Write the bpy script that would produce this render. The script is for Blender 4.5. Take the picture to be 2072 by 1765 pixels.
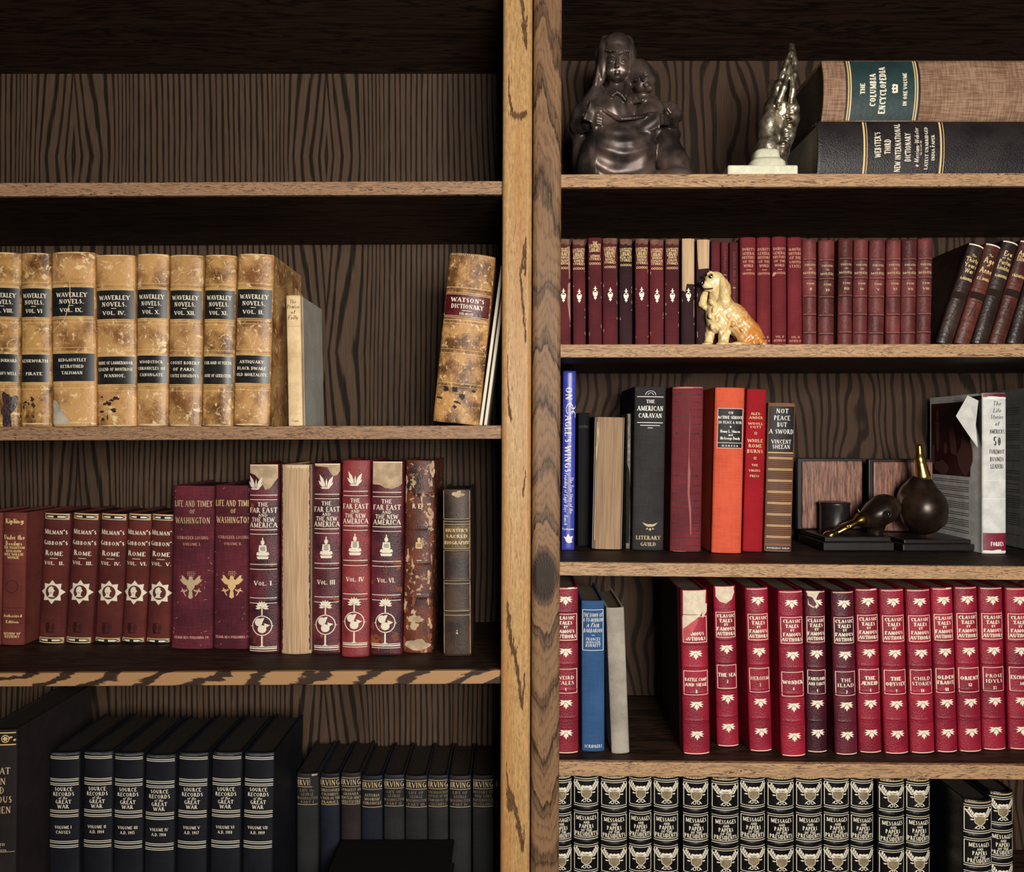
import bpy, bmesh, math, random
import numpy as np
from mathutils import Vector, Matrix
for o in list(bpy.data.objects): bpy.data.objects.remove(o)
SC = bpy.context.scene
COL = SC.collection
# ---------------------------------------------------------------- camera, light, exposure
D = 1.073            # camera to the front of the shelves, metres
S = 0.0007           # metres per photo pixel at the front of the shelves
CX, CY = 1036.0, 882.5
cam = bpy.data.objects.new('camera', bpy.data.cameras.new('camera')); COL.objects.link(cam)
cam.location = (0, -D, 0); cam.rotation_euler = (math.pi/2, 0, 0)
cam.data.sensor_width = 36; cam.data.lens = 36*D/(2072*S); cam.data.clip_start = .02
SC.camera = cam
w = bpy.data.worlds.new('room_air'); SC.world = w; w.use_nodes = True
w.node_tree.nodes['Background'].inputs[0].default_value = (.62, .66, .75, 1)
w.node_tree.nodes['Background'].inputs[1].default_value = .006
def area(name, loc, target, sx, sy, power, col):
    l = bpy.data.lights.new(name, 'AREA'); l.shape = 'RECTANGLE'; l.size = sx; l.size_y = sy; l.energy = power; l.color = col
    o = bpy.data.objects.new(name, l); COL.objects.link(o); o.location = loc
    o.rotation_euler = (Vector(target)-Vector(loc)).to_track_quat('-Z', 'Y').to_euler()
    return o
area('window_daylight', (.42, -1.95, .16), (.1, .1, -.02), .7, .55, 47, (1, .945, .87))
SC.view_settings.view_transform = 'Standard'; SC.view_settings.look = 'None'
SC.view_settings.exposure = 0.0; SC.view_settings.gamma = 1
try: SC.cycles.max_bounces = 5; SC.cycles.diffuse_bounces = 2; SC.cycles.use_adaptive_sampling = True; SC.cycles.use_denoising = True
except Exception: pass

# ---------------------------------------------------------------- basic helpers
def kf(Y): return S*(D+Y)/D
def px(x, y, Y=0.0):
    k = kf(Y); return Vector(((x-CX)*k, Y, (CY-y)*k))
def tag(o, label=None, cat=None, group=None, kind=None):
    if label: o['label'] = label
    if cat: o['category'] = cat
    if group: o['group'] = group
    if kind: o['kind'] = kind
    return o
def empty(name, loc, label, cat, group=None, rot=(0, 0, 0)):
    o = bpy.data.objects.new(name, None); COL.objects.link(o); o.location = loc; o.rotation_euler = rot
    o.empty_display_size = .02
    return tag(o, label, cat, group)
def mesh_obj(name, verts, faces, mat, parent=None, smooth=False, label=None):
    me = bpy.data.meshes.new(name); me.from_pydata([tuple(v) for v in verts], [], faces); me.update()
    if smooth: me.polygons.foreach_set('use_smooth', [True]*len(me.polygons))
    o = bpy.data.objects.new(name, me); COL.objects.link(o)
    if mat: me.materials.append(mat)
    if parent: o.parent = parent
    if label: o['label'] = label
    return o
class MB:
    def __init__(s): s.v = []; s.f = []; s.sm = []
    def add(s, v, f, sm=False):
        n = len(s.v); s.v += [tuple(p) for p in v]; s.f += [tuple(i+n for i in q) for q in f]; s.sm += [sm]*len(f)
    def box(s, x0, x1, y0, y1, z0, z1):
        v = [(x, y, z) for x in (x0, x1) for y in (y0, y1) for z in (z0, z1)]
        s.add(v, [(0,1,3,2),(4,6,7,5),(0,4,5,1),(2,3,7,6),(0,2,6,4),(1,5,7,3)])
    def obj(s, name, mat, parent=None, label=None, bevel=0, seg=2):
        o = mesh_obj(name, s.v, s.f, mat, parent, label=label)
        o.data.polygons.foreach_set('use_smooth', s.sm)
        if bevel:
            m = o.modifiers.new('edge', 'BEVEL'); m.width = bevel; m.segments = seg; m.limit_method = 'ANGLE'
        return o

# ---------------------------------------------------------------- node helpers
class NT:
    def __init__(s, name):
        s.m = bpy.data.materials.new(name); s.m.use_nodes = True; s.t = s.m.node_tree; s.n = s.t.nodes; s.l = s.t.links
        s.b = s.n['Principled BSDF']; s.tc = None
    def new(s, t, **kw):
        n = s.n.new(t)
        for k, v in kw.items(): setattr(n, k, v)
        return n
    def put(s, sock, v):
        if hasattr(v, 'is_output') or isinstance(v, bpy.types.NodeSocket): s.l.new(v, sock)
        else:
            if isinstance(v, tuple) and len(v) == 3 and sock.type == 'RGBA': v = v+(1,)
            sock.default_value = v
    def co(s):
        if not s.tc: s.tc = s.new('ShaderNodeTexCoord')
        return s.tc.outputs['Object']
    def map(s, scale=(1,1,1), loc=(0,0,0), rot=(0,0,0), vec=None):
        n = s.new('ShaderNodeMapping'); s.l.new(vec or s.co(), n.inputs[0])
        n.inputs['Scale'].default_value = scale; n.inputs['Location'].default_value = loc; n.inputs['Rotation'].default_value = rot
        return n.outputs[0]
    def objvec(s, vec, amt=7.0):
        oi = s.new('ShaderNodeObjectInfo'); v = s.new('ShaderNodeVectorMath', operation='MULTIPLY_ADD')
        c = s.new('ShaderNodeCombineXYZ')
        for i in range(3): s.l.new(oi.outputs['Random'], c.inputs[i])
        s.l.new(c.outputs[0], v.inputs[0]); v.inputs[1].default_value = (amt, amt*1.7, amt*.6); s.l.new(vec, v.inputs[2])
        return v.outputs[0]
    def noise(s, vec, scale=5, detail=3, rough=.55, dist=0):
        n = s.new('ShaderNodeTexNoise'); s.l.new(vec, n.inputs['Vector']); n.inputs['Scale'].default_value = scale
        n.inputs['Detail'].default_value = detail; n.inputs['Roughness'].default_value = rough; n.inputs['Distortion'].default_value = dist
        return n.outputs[0]
    def M(s, op, a, b=None, c=None, clamp=False):
        n = s.new('ShaderNodeMath', operation=op); n.use_clamp = clamp
        s.put(n.inputs[0], a)
        if b is not None: s.put(n.inputs[1], b)
        if c is not None: s.put(n.inputs[2], c)
        return n.outputs[0]
    def ss(s, v, a, b):
        n = s.new('ShaderNodeMapRange', interpolation_type='SMOOTHSTEP'); s.put(n.inputs[0], v)
        n.inputs[1].default_value = a; n.inputs[2].default_value = b; return n.outputs[0]
    def mix(s, f, a, b, blend='MIX'):
        n = s.new('ShaderNodeMix', data_type='RGBA', blend_type=blend)
        s.put(n.inputs[0], f); s.put(n.inputs[6], a); s.put(n.inputs[7], b); return n.outputs[2]
    def xyz(s, vec=None):
        n = s.new('ShaderNodeSeparateXYZ'); s.l.new(vec or s.co(), n.inputs[0]); return n.outputs
    def bump(s, h, strength=.3, dist=.001):
        n = s.new('ShaderNodeBump'); n.inputs['Strength'].default_value = strength; n.inputs['Distance'].default_value = dist
        s.l.new(h, n.inputs['Height']); s.l.new(n.outputs[0], s.b.inputs['Normal'])
    def fin(s, color, rough=.5, metal=0.0, spec=.5, coat=0.0):
        s.put(s.b.inputs['Base Color'], color); s.put(s.b.inputs['Roughness'], rough); s.b.inputs['Metallic'].default_value = metal
        s.b.inputs['Specular IOR Level'].default_value = spec; s.b.inputs['Coat Weight'].default_value = coat
        s.b.inputs['Coat Roughness'].default_value = .25
        return s.m
def c255(r, g, b):
    f = lambda v: ((v/255+.055)/1.055)**2.4 if v > 10 else v/255/12.92
    return (f(r), f(g), f(b))
def hue_var(t, col, amt=.25):
    oi = t.new('ShaderNodeObjectInfo'); h = t.new('ShaderNodeHueSaturation')
    t.l.new(t.M('MULTIPLY_ADD', oi.outputs['Random'], amt*2, 1-amt), h.inputs['Value']); t.put(h.inputs['Color'], col)
    return h.outputs[0]
MATS = {}
def plain(name, col, rough=.6, metal=0, spec=.4, coat=0, nz=0):
    if name in MATS: return MATS[name]
    t = NT(name)
    v = t.noise(t.objvec(t.map()), 120, 3)
    c = t.mix(t.ss(v, .3, .75), tuple(x*(1-nz) for x in col), tuple(min(1, x*(1+nz*.5)) for x in col)) if nz else col
    MATS[name] = t.fin(c, rough, metal, spec, coat); return MATS[name]
def leather(name, col, dark=None, wear=None, grain=260, gs=.35, rough=.42, wear_amt=.62, blotch=22, dark_amt=.5, spec=.5, var=.1):
    if name in MATS: return MATS[name]
    t = NT(name); ov = t.objvec(t.map())
    dark = dark or tuple(x*.45 for x in col)
    n1 = t.noise(ov, blotch, 5, .6)
    c = t.mix(t.ss(n1, dark_amt-.16, dark_amt+.14), dark, col)
    if wear:
        n2 = t.noise(ov, blotch*3.2, 6, .7, .6)
        c = t.mix(t.ss(n2, wear_amt-.02, wear_amt+.05), c, wear)
    c = hue_var(t, c, var)
    g = t.new('ShaderNodeTexVoronoi', feature='F1'); t.l.new(t.map(scale=(1, 1, .8), vec=ov), g.inputs['Vector']); g.inputs['Scale'].default_value = grain
    t.bump(t.M('ADD', g.outputs['Distance'], t.noise(ov, grain*1.4, 3)), gs, .3/grain)
    r = t.M('MULTIPLY_ADD', n1, .25, rough-.12)
    MATS[name] = t.fin(c, r, 0, spec); return MATS[name]
def cloth(name, col, dark=None, thread=900, gs=.3, rough=.8, streak=.5, var=.08, spec=.25, lo=.35, hi=.7):
    if name in MATS: return MATS[name]
    t = NT(name); ov = t.objvec(t.map()); dark = dark or tuple(x*.55 for x in col)
    a = t.noise(t.map(scale=(thread, 60, 40), vec=ov), 1, 2); b = t.noise(t.map(scale=(40, 60, thread), vec=ov), 1, 2)
    w = t.M('ADD', t.M('MULTIPLY', a, .5), t.M('MULTIPLY', b, .5))
    big = t.noise(ov, 18, 4)
    f = t.M('ADD', t.M('MULTIPLY', w, streak), t.M('MULTIPLY', big, 1-streak))
    c = t.mix(t.ss(f, lo, hi), dark, col); c = hue_var(t, c, var)
    t.bump(w, gs, .0008)
    MATS[name] = t.fin(c, rough, 0, spec); return MATS[name]
def paper(name, col, lines=False, rough=.85, dark=None):
    if name in MATS: return MATS[name]
    t = NT(name); ov = t.objvec(t.map())
    f = t.noise(t.map(scale=(1500 if lines else 60, 60, 14 if lines else 60), vec=ov), 1, 3)
    c = t.mix(t.ss(f, .3, .7), dark or tuple(x*.62 for x in col), col)
    c = t.mix(t.ss(t.noise(ov, 25, 4), .62, .85), c, tuple(x*.78 for x in col))
    t.bump(f, .2, .0005)
    MATS[name] = t.fin(c, rough, 0, .2); return MATS[name]

# ---------------------------------------------------------------- 2-D lettering (each glyph is a few pen strokes)
# L thick stroke, T thin stroke, A arc (cx cy rx ry a0 a1), S serif; cap height = 1
GL = {
'A':(.76,"T .08 0 .38 1;L .38 1 .68 0;T .19 .36 .57 .36;S .08 0;S .68 0"),
'B':(.66,"L .16 0 .16 1;T .1 1 .32 1;A .32 .76 .2 .24 -90 90;T .16 .52 .34 .52;A .34 .26 .22 .26 -90 90;T .1 0 .34 0"),
'C':(.7,"A .39 .5 .31 .5 48 312;T .62 .98 .62 .72"),
'D':(.76,"L .16 0 .16 1;T .08 1 .34 1;T .08 0 .34 0;A .34 .5 .34 .5 -90 90"),
'E':(.6,"L .16 0 .16 1;T .08 1 .52 1;T .08 0 .54 0;T .16 .52 .44 .52;T .52 1 .52 .82;T .54 0 .54 .2"),
'F':(.56,"L .16 0 .16 1;T .08 1 .52 1;T .16 .52 .42 .52;T .52 1 .52 .8;S .16 0"),
'G':(.76,"A .39 .5 .31 .5 48 312;L .62 .04 .62 .42;T .48 .42 .72 .42"),
'H':(.78,"L .16 0 .16 1;L .62 0 .62 1;T .16 .5 .62 .5;S .16 0;S .16 1;S .62 0;S .62 1"),
'I':(.32,"L .16 0 .16 1;S .16 0;S .16 1"),
'J':(.46,"L .3 .2 .3 1;A .17 .2 .13 .2 180 360;S .3 1"),
'K':(.72,"L .16 0 .16 1;T .17 .4 .58 1;L .3 .54 .62 0;S .16 0;S .16 1;S .62 0"),
'L':(.58,"L .16 0 .16 1;T .08 0 .52 0;T .52 0 .52 .22;S .16 1"),
'M':(.92,"T .14 0 .14 1;L .17 1 .46 .08;T .46 .08 .76 1;L .77 0 .77 1;S .14 0;S .77 0"),
'N':(.8,"T .15 0 .15 1;L .16 1 .64 .02;T .64 0 .64 1;S .15 0;S .64 1"),
'O':(.8,"A .4 .5 .33 .5 0 360"),
'P':(.6,"L .16 0 .16 1;T .1 1 .32 1;A .32 .74 .22 .26 -90 90;T .16 .48 .32 .48;S .16 0"),
'Q':(.8,"A .4 .5 .33 .5 0 360;L .45 .2 .75 -.12"),
'R':(.7,"L .16 0 .16 1;T .1 1 .32 1;A .32 .75 .2 .25 -90 90;T .16 .5 .32 .5;L .34 .5 .62 0;S .16 0;S .62 0"),
'S':(.56,"A .28 .75 .18 .25 30 215;L .16 .6 .4 .4;A .28 .26 .2 .26 -145 35"),
'T':(.66,"L .33 0 .33 1;T .04 1 .62 1;T .04 1 .04 .82;T .62 1 .62 .82;S .33 0"),
'U':(.76,"L .16 .3 .16 1;A .38 .3 .22 .3 180 360;T .6 .3 .6 1;S .16 1;S .6 1"),
'V':(.72,"L .06 1 .36 0;T .36 0 .66 1;S .06 1;S .66 1"),
'W':(1.0,"L .05 1 .28 0;T .28 0 .5 .9;L .5 .9 .72 0;T .72 0 .95 1;S .05 1;S .95 1"),
'X':(.7,"L .08 1 .62 0;T .08 0 .62 1;S .08 1;S .62 1;S .08 0;S .62 0"),
'Y':(.7,"L .06 1 .35 .5;T .64 1 .35 .5;L .35 .5 .35 0;S .35 0;S .06 1;S .64 1"),
'Z':(.62,"T .06 1 .56 1;L .56 1 .06 0;T .06 0 .56 0"),
'a':(.54,"A .25 .3 .19 .3 0 360;L .44 0 .44 .6"),
'b':(.56,"L .12 0 .12 1;A .31 .3 .19 .3 0 360"),
'c':(.48,"A .27 .3 .21 .3 45 315"),
'd':(.56,"A .25 .3 .19 .3 0 360;L .44 0 .44 1"),
'e':(.5,"A .26 .3 .21 .3 0 315;T .06 .32 .46 .32"),
'f':(.34,"L .16 0 .16 .8;A .29 .8 .13 .2 60 180;T .03 .6 .32 .6"),
'g':(.54,"A .25 .3 .19 .3 0 360;L .44 -.12 .44 .6;A .25 -.12 .19 .2 180 360"),
'h':(.56,"L .12 0 .12 1;A .28 .36 .16 .24 0 180;L .44 0 .44 .36"),
'i':(.24,"L .12 0 .12 .6;L .12 .78 .12 .92"),
'j':(.26,"L .14 -.2 .14 .6;L .14 .78 .14 .92"),
'k':(.52,"L .12 0 .12 1;T .13 .22 .44 .6;L .22 .34 .46 0"),
'l':(.24,"L .12 0 .12 1"),
'm':(.84,"L .12 0 .12 .6;A .27 .38 .15 .22 0 180;L .42 0 .42 .38;A .57 .38 .15 .22 0 180;L .72 0 .72 .38"),
'n':(.56,"L .12 0 .12 .6;A .28 .36 .16 .24 0 180;L .44 0 .44 .36"),
'o':(.52,"A .26 .3 .2 .3 0 360"),
'p':(.56,"L .12 -.32 .12 .6;A .31 .3 .19 .3 0 360"),
'q':(.56,"L .44 -.32 .44 .6;A .25 .3 .19 .3 0 360"),
'r':(.38,"L .12 0 .12 .6;A .26 .4 .14 .2 40 160"),
's':(.42,"A .21 .45 .13 .15 30 230;L .12 .37 .3 .24;A .21 .16 .14 .16 -150 40"),
't':(.34,"L .16 .1 .16 .85;T .03 .6 .3 .6;A .26 .12 .1 .12 180 290"),
'u':(.56,"L .12 .22 .12 .6;A .28 .22 .16 .22 180 360;L .44 0 .44 .6"),
'v':(.48,"L .05 .6 .24 0;T .24 0 .43 .6"),
'w':(.7,"L .04 .6 .2 0;T .2 0 .35 .55;L .35 .55 .5 0;T .5 0 .66 .6"),
'x':(.48,"L .06 .6 .42 0;T .06 0 .42 .6"),
'y':(.48,"L .05 .6 .24 0;T .43 .6 .14 -.3"),
'z':(.46,"T .06 .6 .4 .6;L .4 .6 .06 0;T .06 0 .42 0"),
'0':(.6,"A .3 .5 .22 .5 0 360"),'1':(.36,"L .18 0 .18 1;S .18 0;T .04 .82 .18 1"),
'2':(.58,"A .28 .74 .2 .26 -30 170;L .46 .62 .08 0;T .08 0 .52 0"),
'3':(.56,"A .26 .76 .18 .24 -90 150;A .26 .26 .2 .26 -150 90"),
'4':(.6,"L .42 0 .42 1;T .42 1 .06 .3;T .06 .3 .56 .3"),
'5':(.56,"T .14 1 .46 1;L .14 1 .12 .56;A .26 .3 .2 .3 -150 110"),
'6':(.58,"A .3 .3 .2 .3 0 360;L .1 .36 .36 1"),'7':(.54,"T .06 1 .5 1;L .5 1 .2 0"),
'8':(.58,"A .29 .76 .17 .24 0 360;A .29 .26 .21 .26 0 360"),'9':(.58,"A .28 .7 .2 .3 0 360;L .48 .64 .22 0"),
'.':(.26,"L .12 0 .12 .14"),',':(.26,"L .14 .1 .08 -.14"),"'":(.22,"L .12 1 .08 .72"),'-':(.4,"T .06 .4 .34 .4"),
'&':(.8,"A .32 .76 .16 .24 0 360;A .3 .27 .24 .27 60 330;L .22 .6 .72 0"),' ':(.34,""),
'*':(.5,"A .25 .5 .14 .14 0 360"),'_':(.8,"T 0 .4 .8 .4")}
def quadline(x0, y0, x1, y1, t):
    dx, dy = x1-x0, y1-y0; L = math.hypot(dx, dy) or 1e-6; nx, ny = -dy/L*t/2, dx/L*t/2
    return [(x0+nx, y0+ny), (x0-nx, y0-ny), (x1-nx, y1-ny), (x1+nx, y1+ny)]
def arc(cx, cy, rx, ry, a0, a1, tk, tn, n=None):
    n = n or max(4, int(abs(a1-a0)/30)); out = []
    pr = None
    for i in range(n+1):
        a = math.radians(a0+(a1-a0)*i/n); c, s_ = math.cos(a), math.sin(a); t = tn+(tk-tn)*abs(c)**1.3
        p = ((cx+(rx+.0*t)*c, cy+(ry)*s_), (cx+max(.01, rx-t)*c, cy+max(.01, ry-t*.9)*s_))
        if pr: out.append([pr[0], pr[1], p[1], p[0]])
        pr = p
    return out
def glyphs(text, h, width=None, font='serif', track=.06, maxw=None):
    """quads for one centred line of text of cap height h; returns list of polygons"""
    tk, tn, sf = {'serif': (.2, .085, .16), 'sans': (.15, .13, 0), 'bold': (.26, .13, .2), 'roman': (.17, .08, .1), 'italic': (.14, .08, 0), 'cond': (.2, .12, .1), 'cap': (.2, .09, .14)}[font]
    x = 0; polys = []
    for ch in text:
        sc = 1.0
        if font == 'cap' and ch.islower() : sc = .8; ch = ch.upper()
        if ch == 'Æ': seq = [('A', 0), ('E', .55)]; adv = 1.1
        elif ch == 'É' or ch == 'È': seq = [('E', 0)]; adv = .6
        elif ch == 'Â': seq = [('A', 0)]; adv = .76
        elif ch in GL: seq = [(ch, 0)]; adv = GL[ch][0]
        else: seq = []; adv = .4
        if ch in 'ÉÈ': polys.append([(x+a, b) for a, b in quadline(.25, 1.08, .42, 1.24, .1)])
        for g, ox in seq:
            for cmd in GL[g][1].split(';'):
                if not cmd: continue
                q = cmd.split(); v = [float(z) for z in q[1:]]
                if q[0] == 'L': ps = [quadline(*v, tk)]
                elif q[0] == 'T': ps = [quadline(*v, tn)]
                elif q[0] == 'A': ps = arc(*v, tk, tn)
                else: ps = [quadline(v[0]-sf, v[1]+(.03 if v[1] < .5 else -.03), v[0]+sf, v[1]+(.03 if v[1] < .5 else -.03), .07)] if sf else []
                polys += [[(x+(ox+a)*sc, b*sc) for a, b in p] for p in ps]
        x += adv*sc+track
    W = max(x-track, .1)
    fx = h
    if width: fx = width/W
    elif maxw and W*h > maxw: fx = maxw/W
    sh = .22 if font == 'italic' else 0
    return [[((a-W/2+sh*(b-.5))*fx, (b-.5)*h) for a, b in p] for p in polys]

# ---------------------------------------------------------------- 2-D shapes
def ell(cx, cy, rx, ry, n=14): return [(cx+rx*math.cos(2*math.pi*i/n), cy+ry*math.sin(2*math.pi*i/n)) for i in range(n)]
def ring(cx, cy, r, t, n=24):
    return [[(cx+r*math.cos(a), cy+r*math.sin(a)), (cx+(r-t)*math.cos(a), cy+(r-t)*math.sin(a)), (cx+(r-t)*math.cos(b), cy+(r-t)*math.sin(b)), (cx+r*math.cos(b), cy+r*math.sin(b))]
            for a, b in ((2*math.pi*i/n, 2*math.pi*(i+1)/n) for i in range(n))]
def leaf(x, y, ang, L, W):
    a = math.radians(ang); c, s_ = math.cos(a), math.sin(a)
    return [(x+c*u*L-s_*v*W, y+s_*u*L+c*v*W) for u, v in ((0, 0), (.3, .4), (.6, .5), (1, 0), (.6, -.5), (.3, -.4))]
def blob(cx, cy, rx, ry, seed=0, n=26, jag=.25):
    r = random.Random(seed); o = []
    ph = [(r.uniform(0, 6.3), r.uniform(-jag, jag)/(k+1)**.6) for k in range(1, 7)]
    for i in range(n):
        a = 2*math.pi*i/n; m = 1+sum(A*math.cos((k+2)*a+p) for k, (p, A) in enumerate(ph))
        o.append((cx+rx*m*math.cos(a), cy+ry*m*math.sin(a)))
    return o
def squiggle(x, y, L, ang, t, seed):
    r = random.Random(seed); out = []; a = math.radians(ang)
    for i in range(4):
        nx, ny = x+math.cos(a)*L/4, y+math.sin(a)*L/4; out.append(quadline(x, y, nx, ny, t)); x, y = nx, ny; a += r.uniform(-.7, .7)
    return out

# ---------------------------------------------------------------- books
def tri(poly):
    if len(poly) == 3: return [poly]
    if len(poly) == 4:
        return [[poly[0], poly[1], poly[2]], [poly[0], poly[2], poly[3]]]
    from mathutils.geometry import tessellate_polygon
    t = tessellate_polygon([[Vector((a, b, 0)) for a, b in poly]])
    return [[poly[i] for i in q] for q in t]
def clip(poly, xa, keep_gt):
    out = []
    for i in range(len(poly)):
        p, q = poly[i], poly[(i+1) % len(poly)]
        ip = (p[0] >= xa) == keep_gt or p[0] == xa; iq = (q[0] >= xa) == keep_gt or q[0] == xa
        if ip: out.append(p)
        if ip != iq:
            t = (xa-p[0])/((q[0]-p[0]) or 1e-9); out.append((xa, p[1]+t*(q[1]-p[1])))
    return out
PATTERN_NAMES = {'gilt_rules': 'gilt_rule', 'black_rules': 'black_rule', 'blind_rules': 'blind_rule', 'dark_rules': 'dark_rule', 'flower_stamps': 'flower_stamp', 'arms_stamps': 'arms_stamp', 'gilt_frames': 'gilt_frame_edging', 'peeled_flecks': 'peeled_leather_stain', 'burnt_flakes': 'burnt_stain',
 'gilt_borders': 'gilt_border', 'black_borders': 'black_border_edging', 'scuffs': 'scuff_stain', 'worn_edges': 'worn_edging', 'pale_flakes': 'pale_stain', 'dark_flakes': 'dark_stain', 'gilt_cartouches': 'gilt_cartouche', 'spine_creases': 'spine_crease', 'torn_leather_rim': 'torn_leather_edging',
 'blind_tooling': 'tooled_pattern', 'worm_holes': 'worm_hole_stain', 'headband': 'headband_stitching', 'scuffed_head': 'scuffed_cloth_stain', 'worn_joint': 'worn_joint_stain', 'blind_panel': 'blind_pattern', 'dark_bands': 'dark_stripe_pattern', 'gilt_bands': 'gilt_stripe_pattern', 'jacket_creases': 'jacket_crease',
 'maroon_jacket_bands': 'maroon_jacket_band', 'shield_stripes': 'shield_stripe_pattern', 'gilt_scallops': 'scallop_pattern', 'motto': 'motto_lettering', 'worn_head': 'worn_cloth_edging', 'pale_board_edges': 'pale_board_edging', 'exposed_boards': 'exposed_board', 'frayed_threads': 'frayed_thread_fringe'}
class Book:
    """A book standing on local z=0, spine towards -y. Decoration is given in photo pixels: x from the spine's middle, y down from its top."""
    def __init__(b, name, W, H, depth, k, mat, label, bulge=.006, bands=(), bandh=.0012, bandw=.0022, pages=None, cat='book', group=None, power=2.4, t=.0028, coverlabel=None, headmat=None, board_mat=None, bare=False):
        b.W, b.H, b.k, b.bulge, b.pw = W, H, k, min(bulge, W*.28), power
        b.bands = [(H-y*k, bandh, bandw) for y in bands]
        b.e = empty(name, (0, 0, 0), label, cat, group)
        m = MB(); nu = 16
        def outline(inset):
            hw = W/2-inset; pts = [(-hw, depth), (-hw, depth*.5), (-hw, b.bulge+.014), (-hw+.0008, b.bulge+.008), (-hw, b.bulge+.003)]
            for i in range(nu+1):
                x = -hw+2*hw*i/nu; pts.append((x, b.sy(x*(W/2)/hw)+inset))
            return pts+[(-x, y) for x, y in reversed(pts[:5])]
        zs = [0, .0012, .004]
        zs += [z+o*bw for z, bh, bw in b.bands for o in (-1.8, -1, -.5, 0, .5, 1, 1.8)]
        zs += [H-.004, H-.0012, H]; zs = sorted(set(round(z, 5) for z in zs if 0 <= z <= H))
        O = outline(0); I = outline(t); n = len(O)
        V = []
        for z in zs:
            e = .0009 if z in (zs[0], zs[-1]) else 0
            for i, (x, y) in enumerate(O):
                sp = 5 <= i < n-5
                V.append((x*(1-.3*e/max(W, .01)), y+(e-b.bb(z)*(1 if abs(x) < W*.47 else .3) if sp else 0), z))
        F = []
        for j in range(len(zs)-1):
            for i in range(n-1): F.append((j*n+i, j*n+i+1, (j+1)*n+i+1, (j+1)*n+i))
        m.add(V, F, True)
        V = [(x, y, z) for z in (0, H) for x, y in I]; m.add(V, [(i+1, i, n+i, n+i+1) for i in range(n-1)], True)
        for zi, z in ((0, 0), (1, H)):
            e = .0009
            R = [(x, y+(e if 5 <= i < n-5 else 0), z) for i, (x, y) in enumerate(O)]+[(x, y, z) for x, y in I]
            m.add(R, [(i, i+1, n+i+1, n+i) if zi else (i+1, i, n+i, n+i+1) for i in range(n-1)])
        for i in (0, n-1): m.add([(O[i][0], O[i][1], 0), (I[i][0], I[i][1], 0), (I[i][0], I[i][1], H), (O[i][0], O[i][1], H)], [(0, 1, 2, 3)])
        b.cover = m.obj('cover', mat, b.e, coverlabel)
        p = MB(); q = .0035; hw = W/2-t-.0002; y0 = b.bulge+t+.0003; V = []; N = 6
        ol = [(-hw, depth-q), (-hw, y0)]+[(-hw+2*hw*i/N, y0-(y0-t-.0006)*.8*(1-(2*i/N-1)**2)) for i in range(1, N)]+[(hw, y0), (hw, depth-q), (0, depth-q-min(.004, W*.12))]
        for z in (q, H-q): V += [(x, y, z) for x, y in ol]
        L = len(ol); p.add(V, [(i, (i+1) % L, L+(i+1) % L, L+i) for i in range(L)]+[tuple(reversed(range(L))), tuple(range(L, 2*L))])
        p.obj('page_block', pages or PAGES, b.e)
        b.layers = {}; b.order = []
        bk = b.e; bk['_w'] = W
    def bb(b, z): return sum(h*math.exp(-((z-zb)/(w*.6))**2) for zb, h, w in b.bands)
    def sy(b, x):
        u = min(1, abs(2*x/b.W)); return b.bulge*u**b.pw
    def layer(b, name, mat, off=.0003, parent=None, label=None):
        name = PATTERN_NAMES.get(name, name); parent = PATTERN_NAMES.get(parent, parent)
        key = (name, mat.name)
        if key not in b.layers: b.layers[key] = dict(p=[], name=name, mat=mat, off=off, parent=parent, label=label, key=key); b.order.append(key)
        return b.layers[key]
    def polys(b, lay, ps, x=0, y=0, sx=1, sy=1, rot=0):
        c, s_ = math.cos(math.radians(rot)), math.sin(math.radians(rot))
        for p in ps:
            lay['p'].append([(((u*sx)*c-(v*sy)*s_+x)*b.k, b.H-y*b.k+((u*sx)*s_+(v*sy)*c)*b.k) for u, v in p])
        return b
    def text(b, lay, s, y, h, w=None, x=0, font='serif', rot=0, maxw=None):
        return b.polys(lay, glyphs(s, h, w, font, maxw=maxw), x, y, rot=rot)
    def line(b, lay, y, t, x0=None, x1=None, wob=0):
        hw = b.W/b.k/2*.97; x0 = -hw if x0 is None else x0; x1 = hw if x1 is None else x1
        return b.polys(lay, [[(x0, t/2), (x0, -t/2), (x1, -t/2), (x1, t/2)]], 0, y)
    def rect(b, lay, y0, y1, x0=None, x1=None):
        return b.line(lay, (y0+y1)/2, y1-y0, x0, x1)
    def box(b, lay, y0, y1, x0, x1, t=1.2):
        b.line(lay, y0, t, x0, x1); b.line(lay, y1, t, x0, x1)
        for x in (x0, x1): b.polys(lay, [[(x-t/2, 0), (x+t/2, 0), (x+t/2, y0-y1), (x-t/2, y0-y1)]], 0, y0)
        return b
    def vline(b, lay, x, y0, y1, t):
        return b.polys(lay, [[(x-t/2, 0), (x+t/2, 0), (x+t/2, y0-y1), (x-t/2, y0-y1)]], 0, y0)
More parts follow.
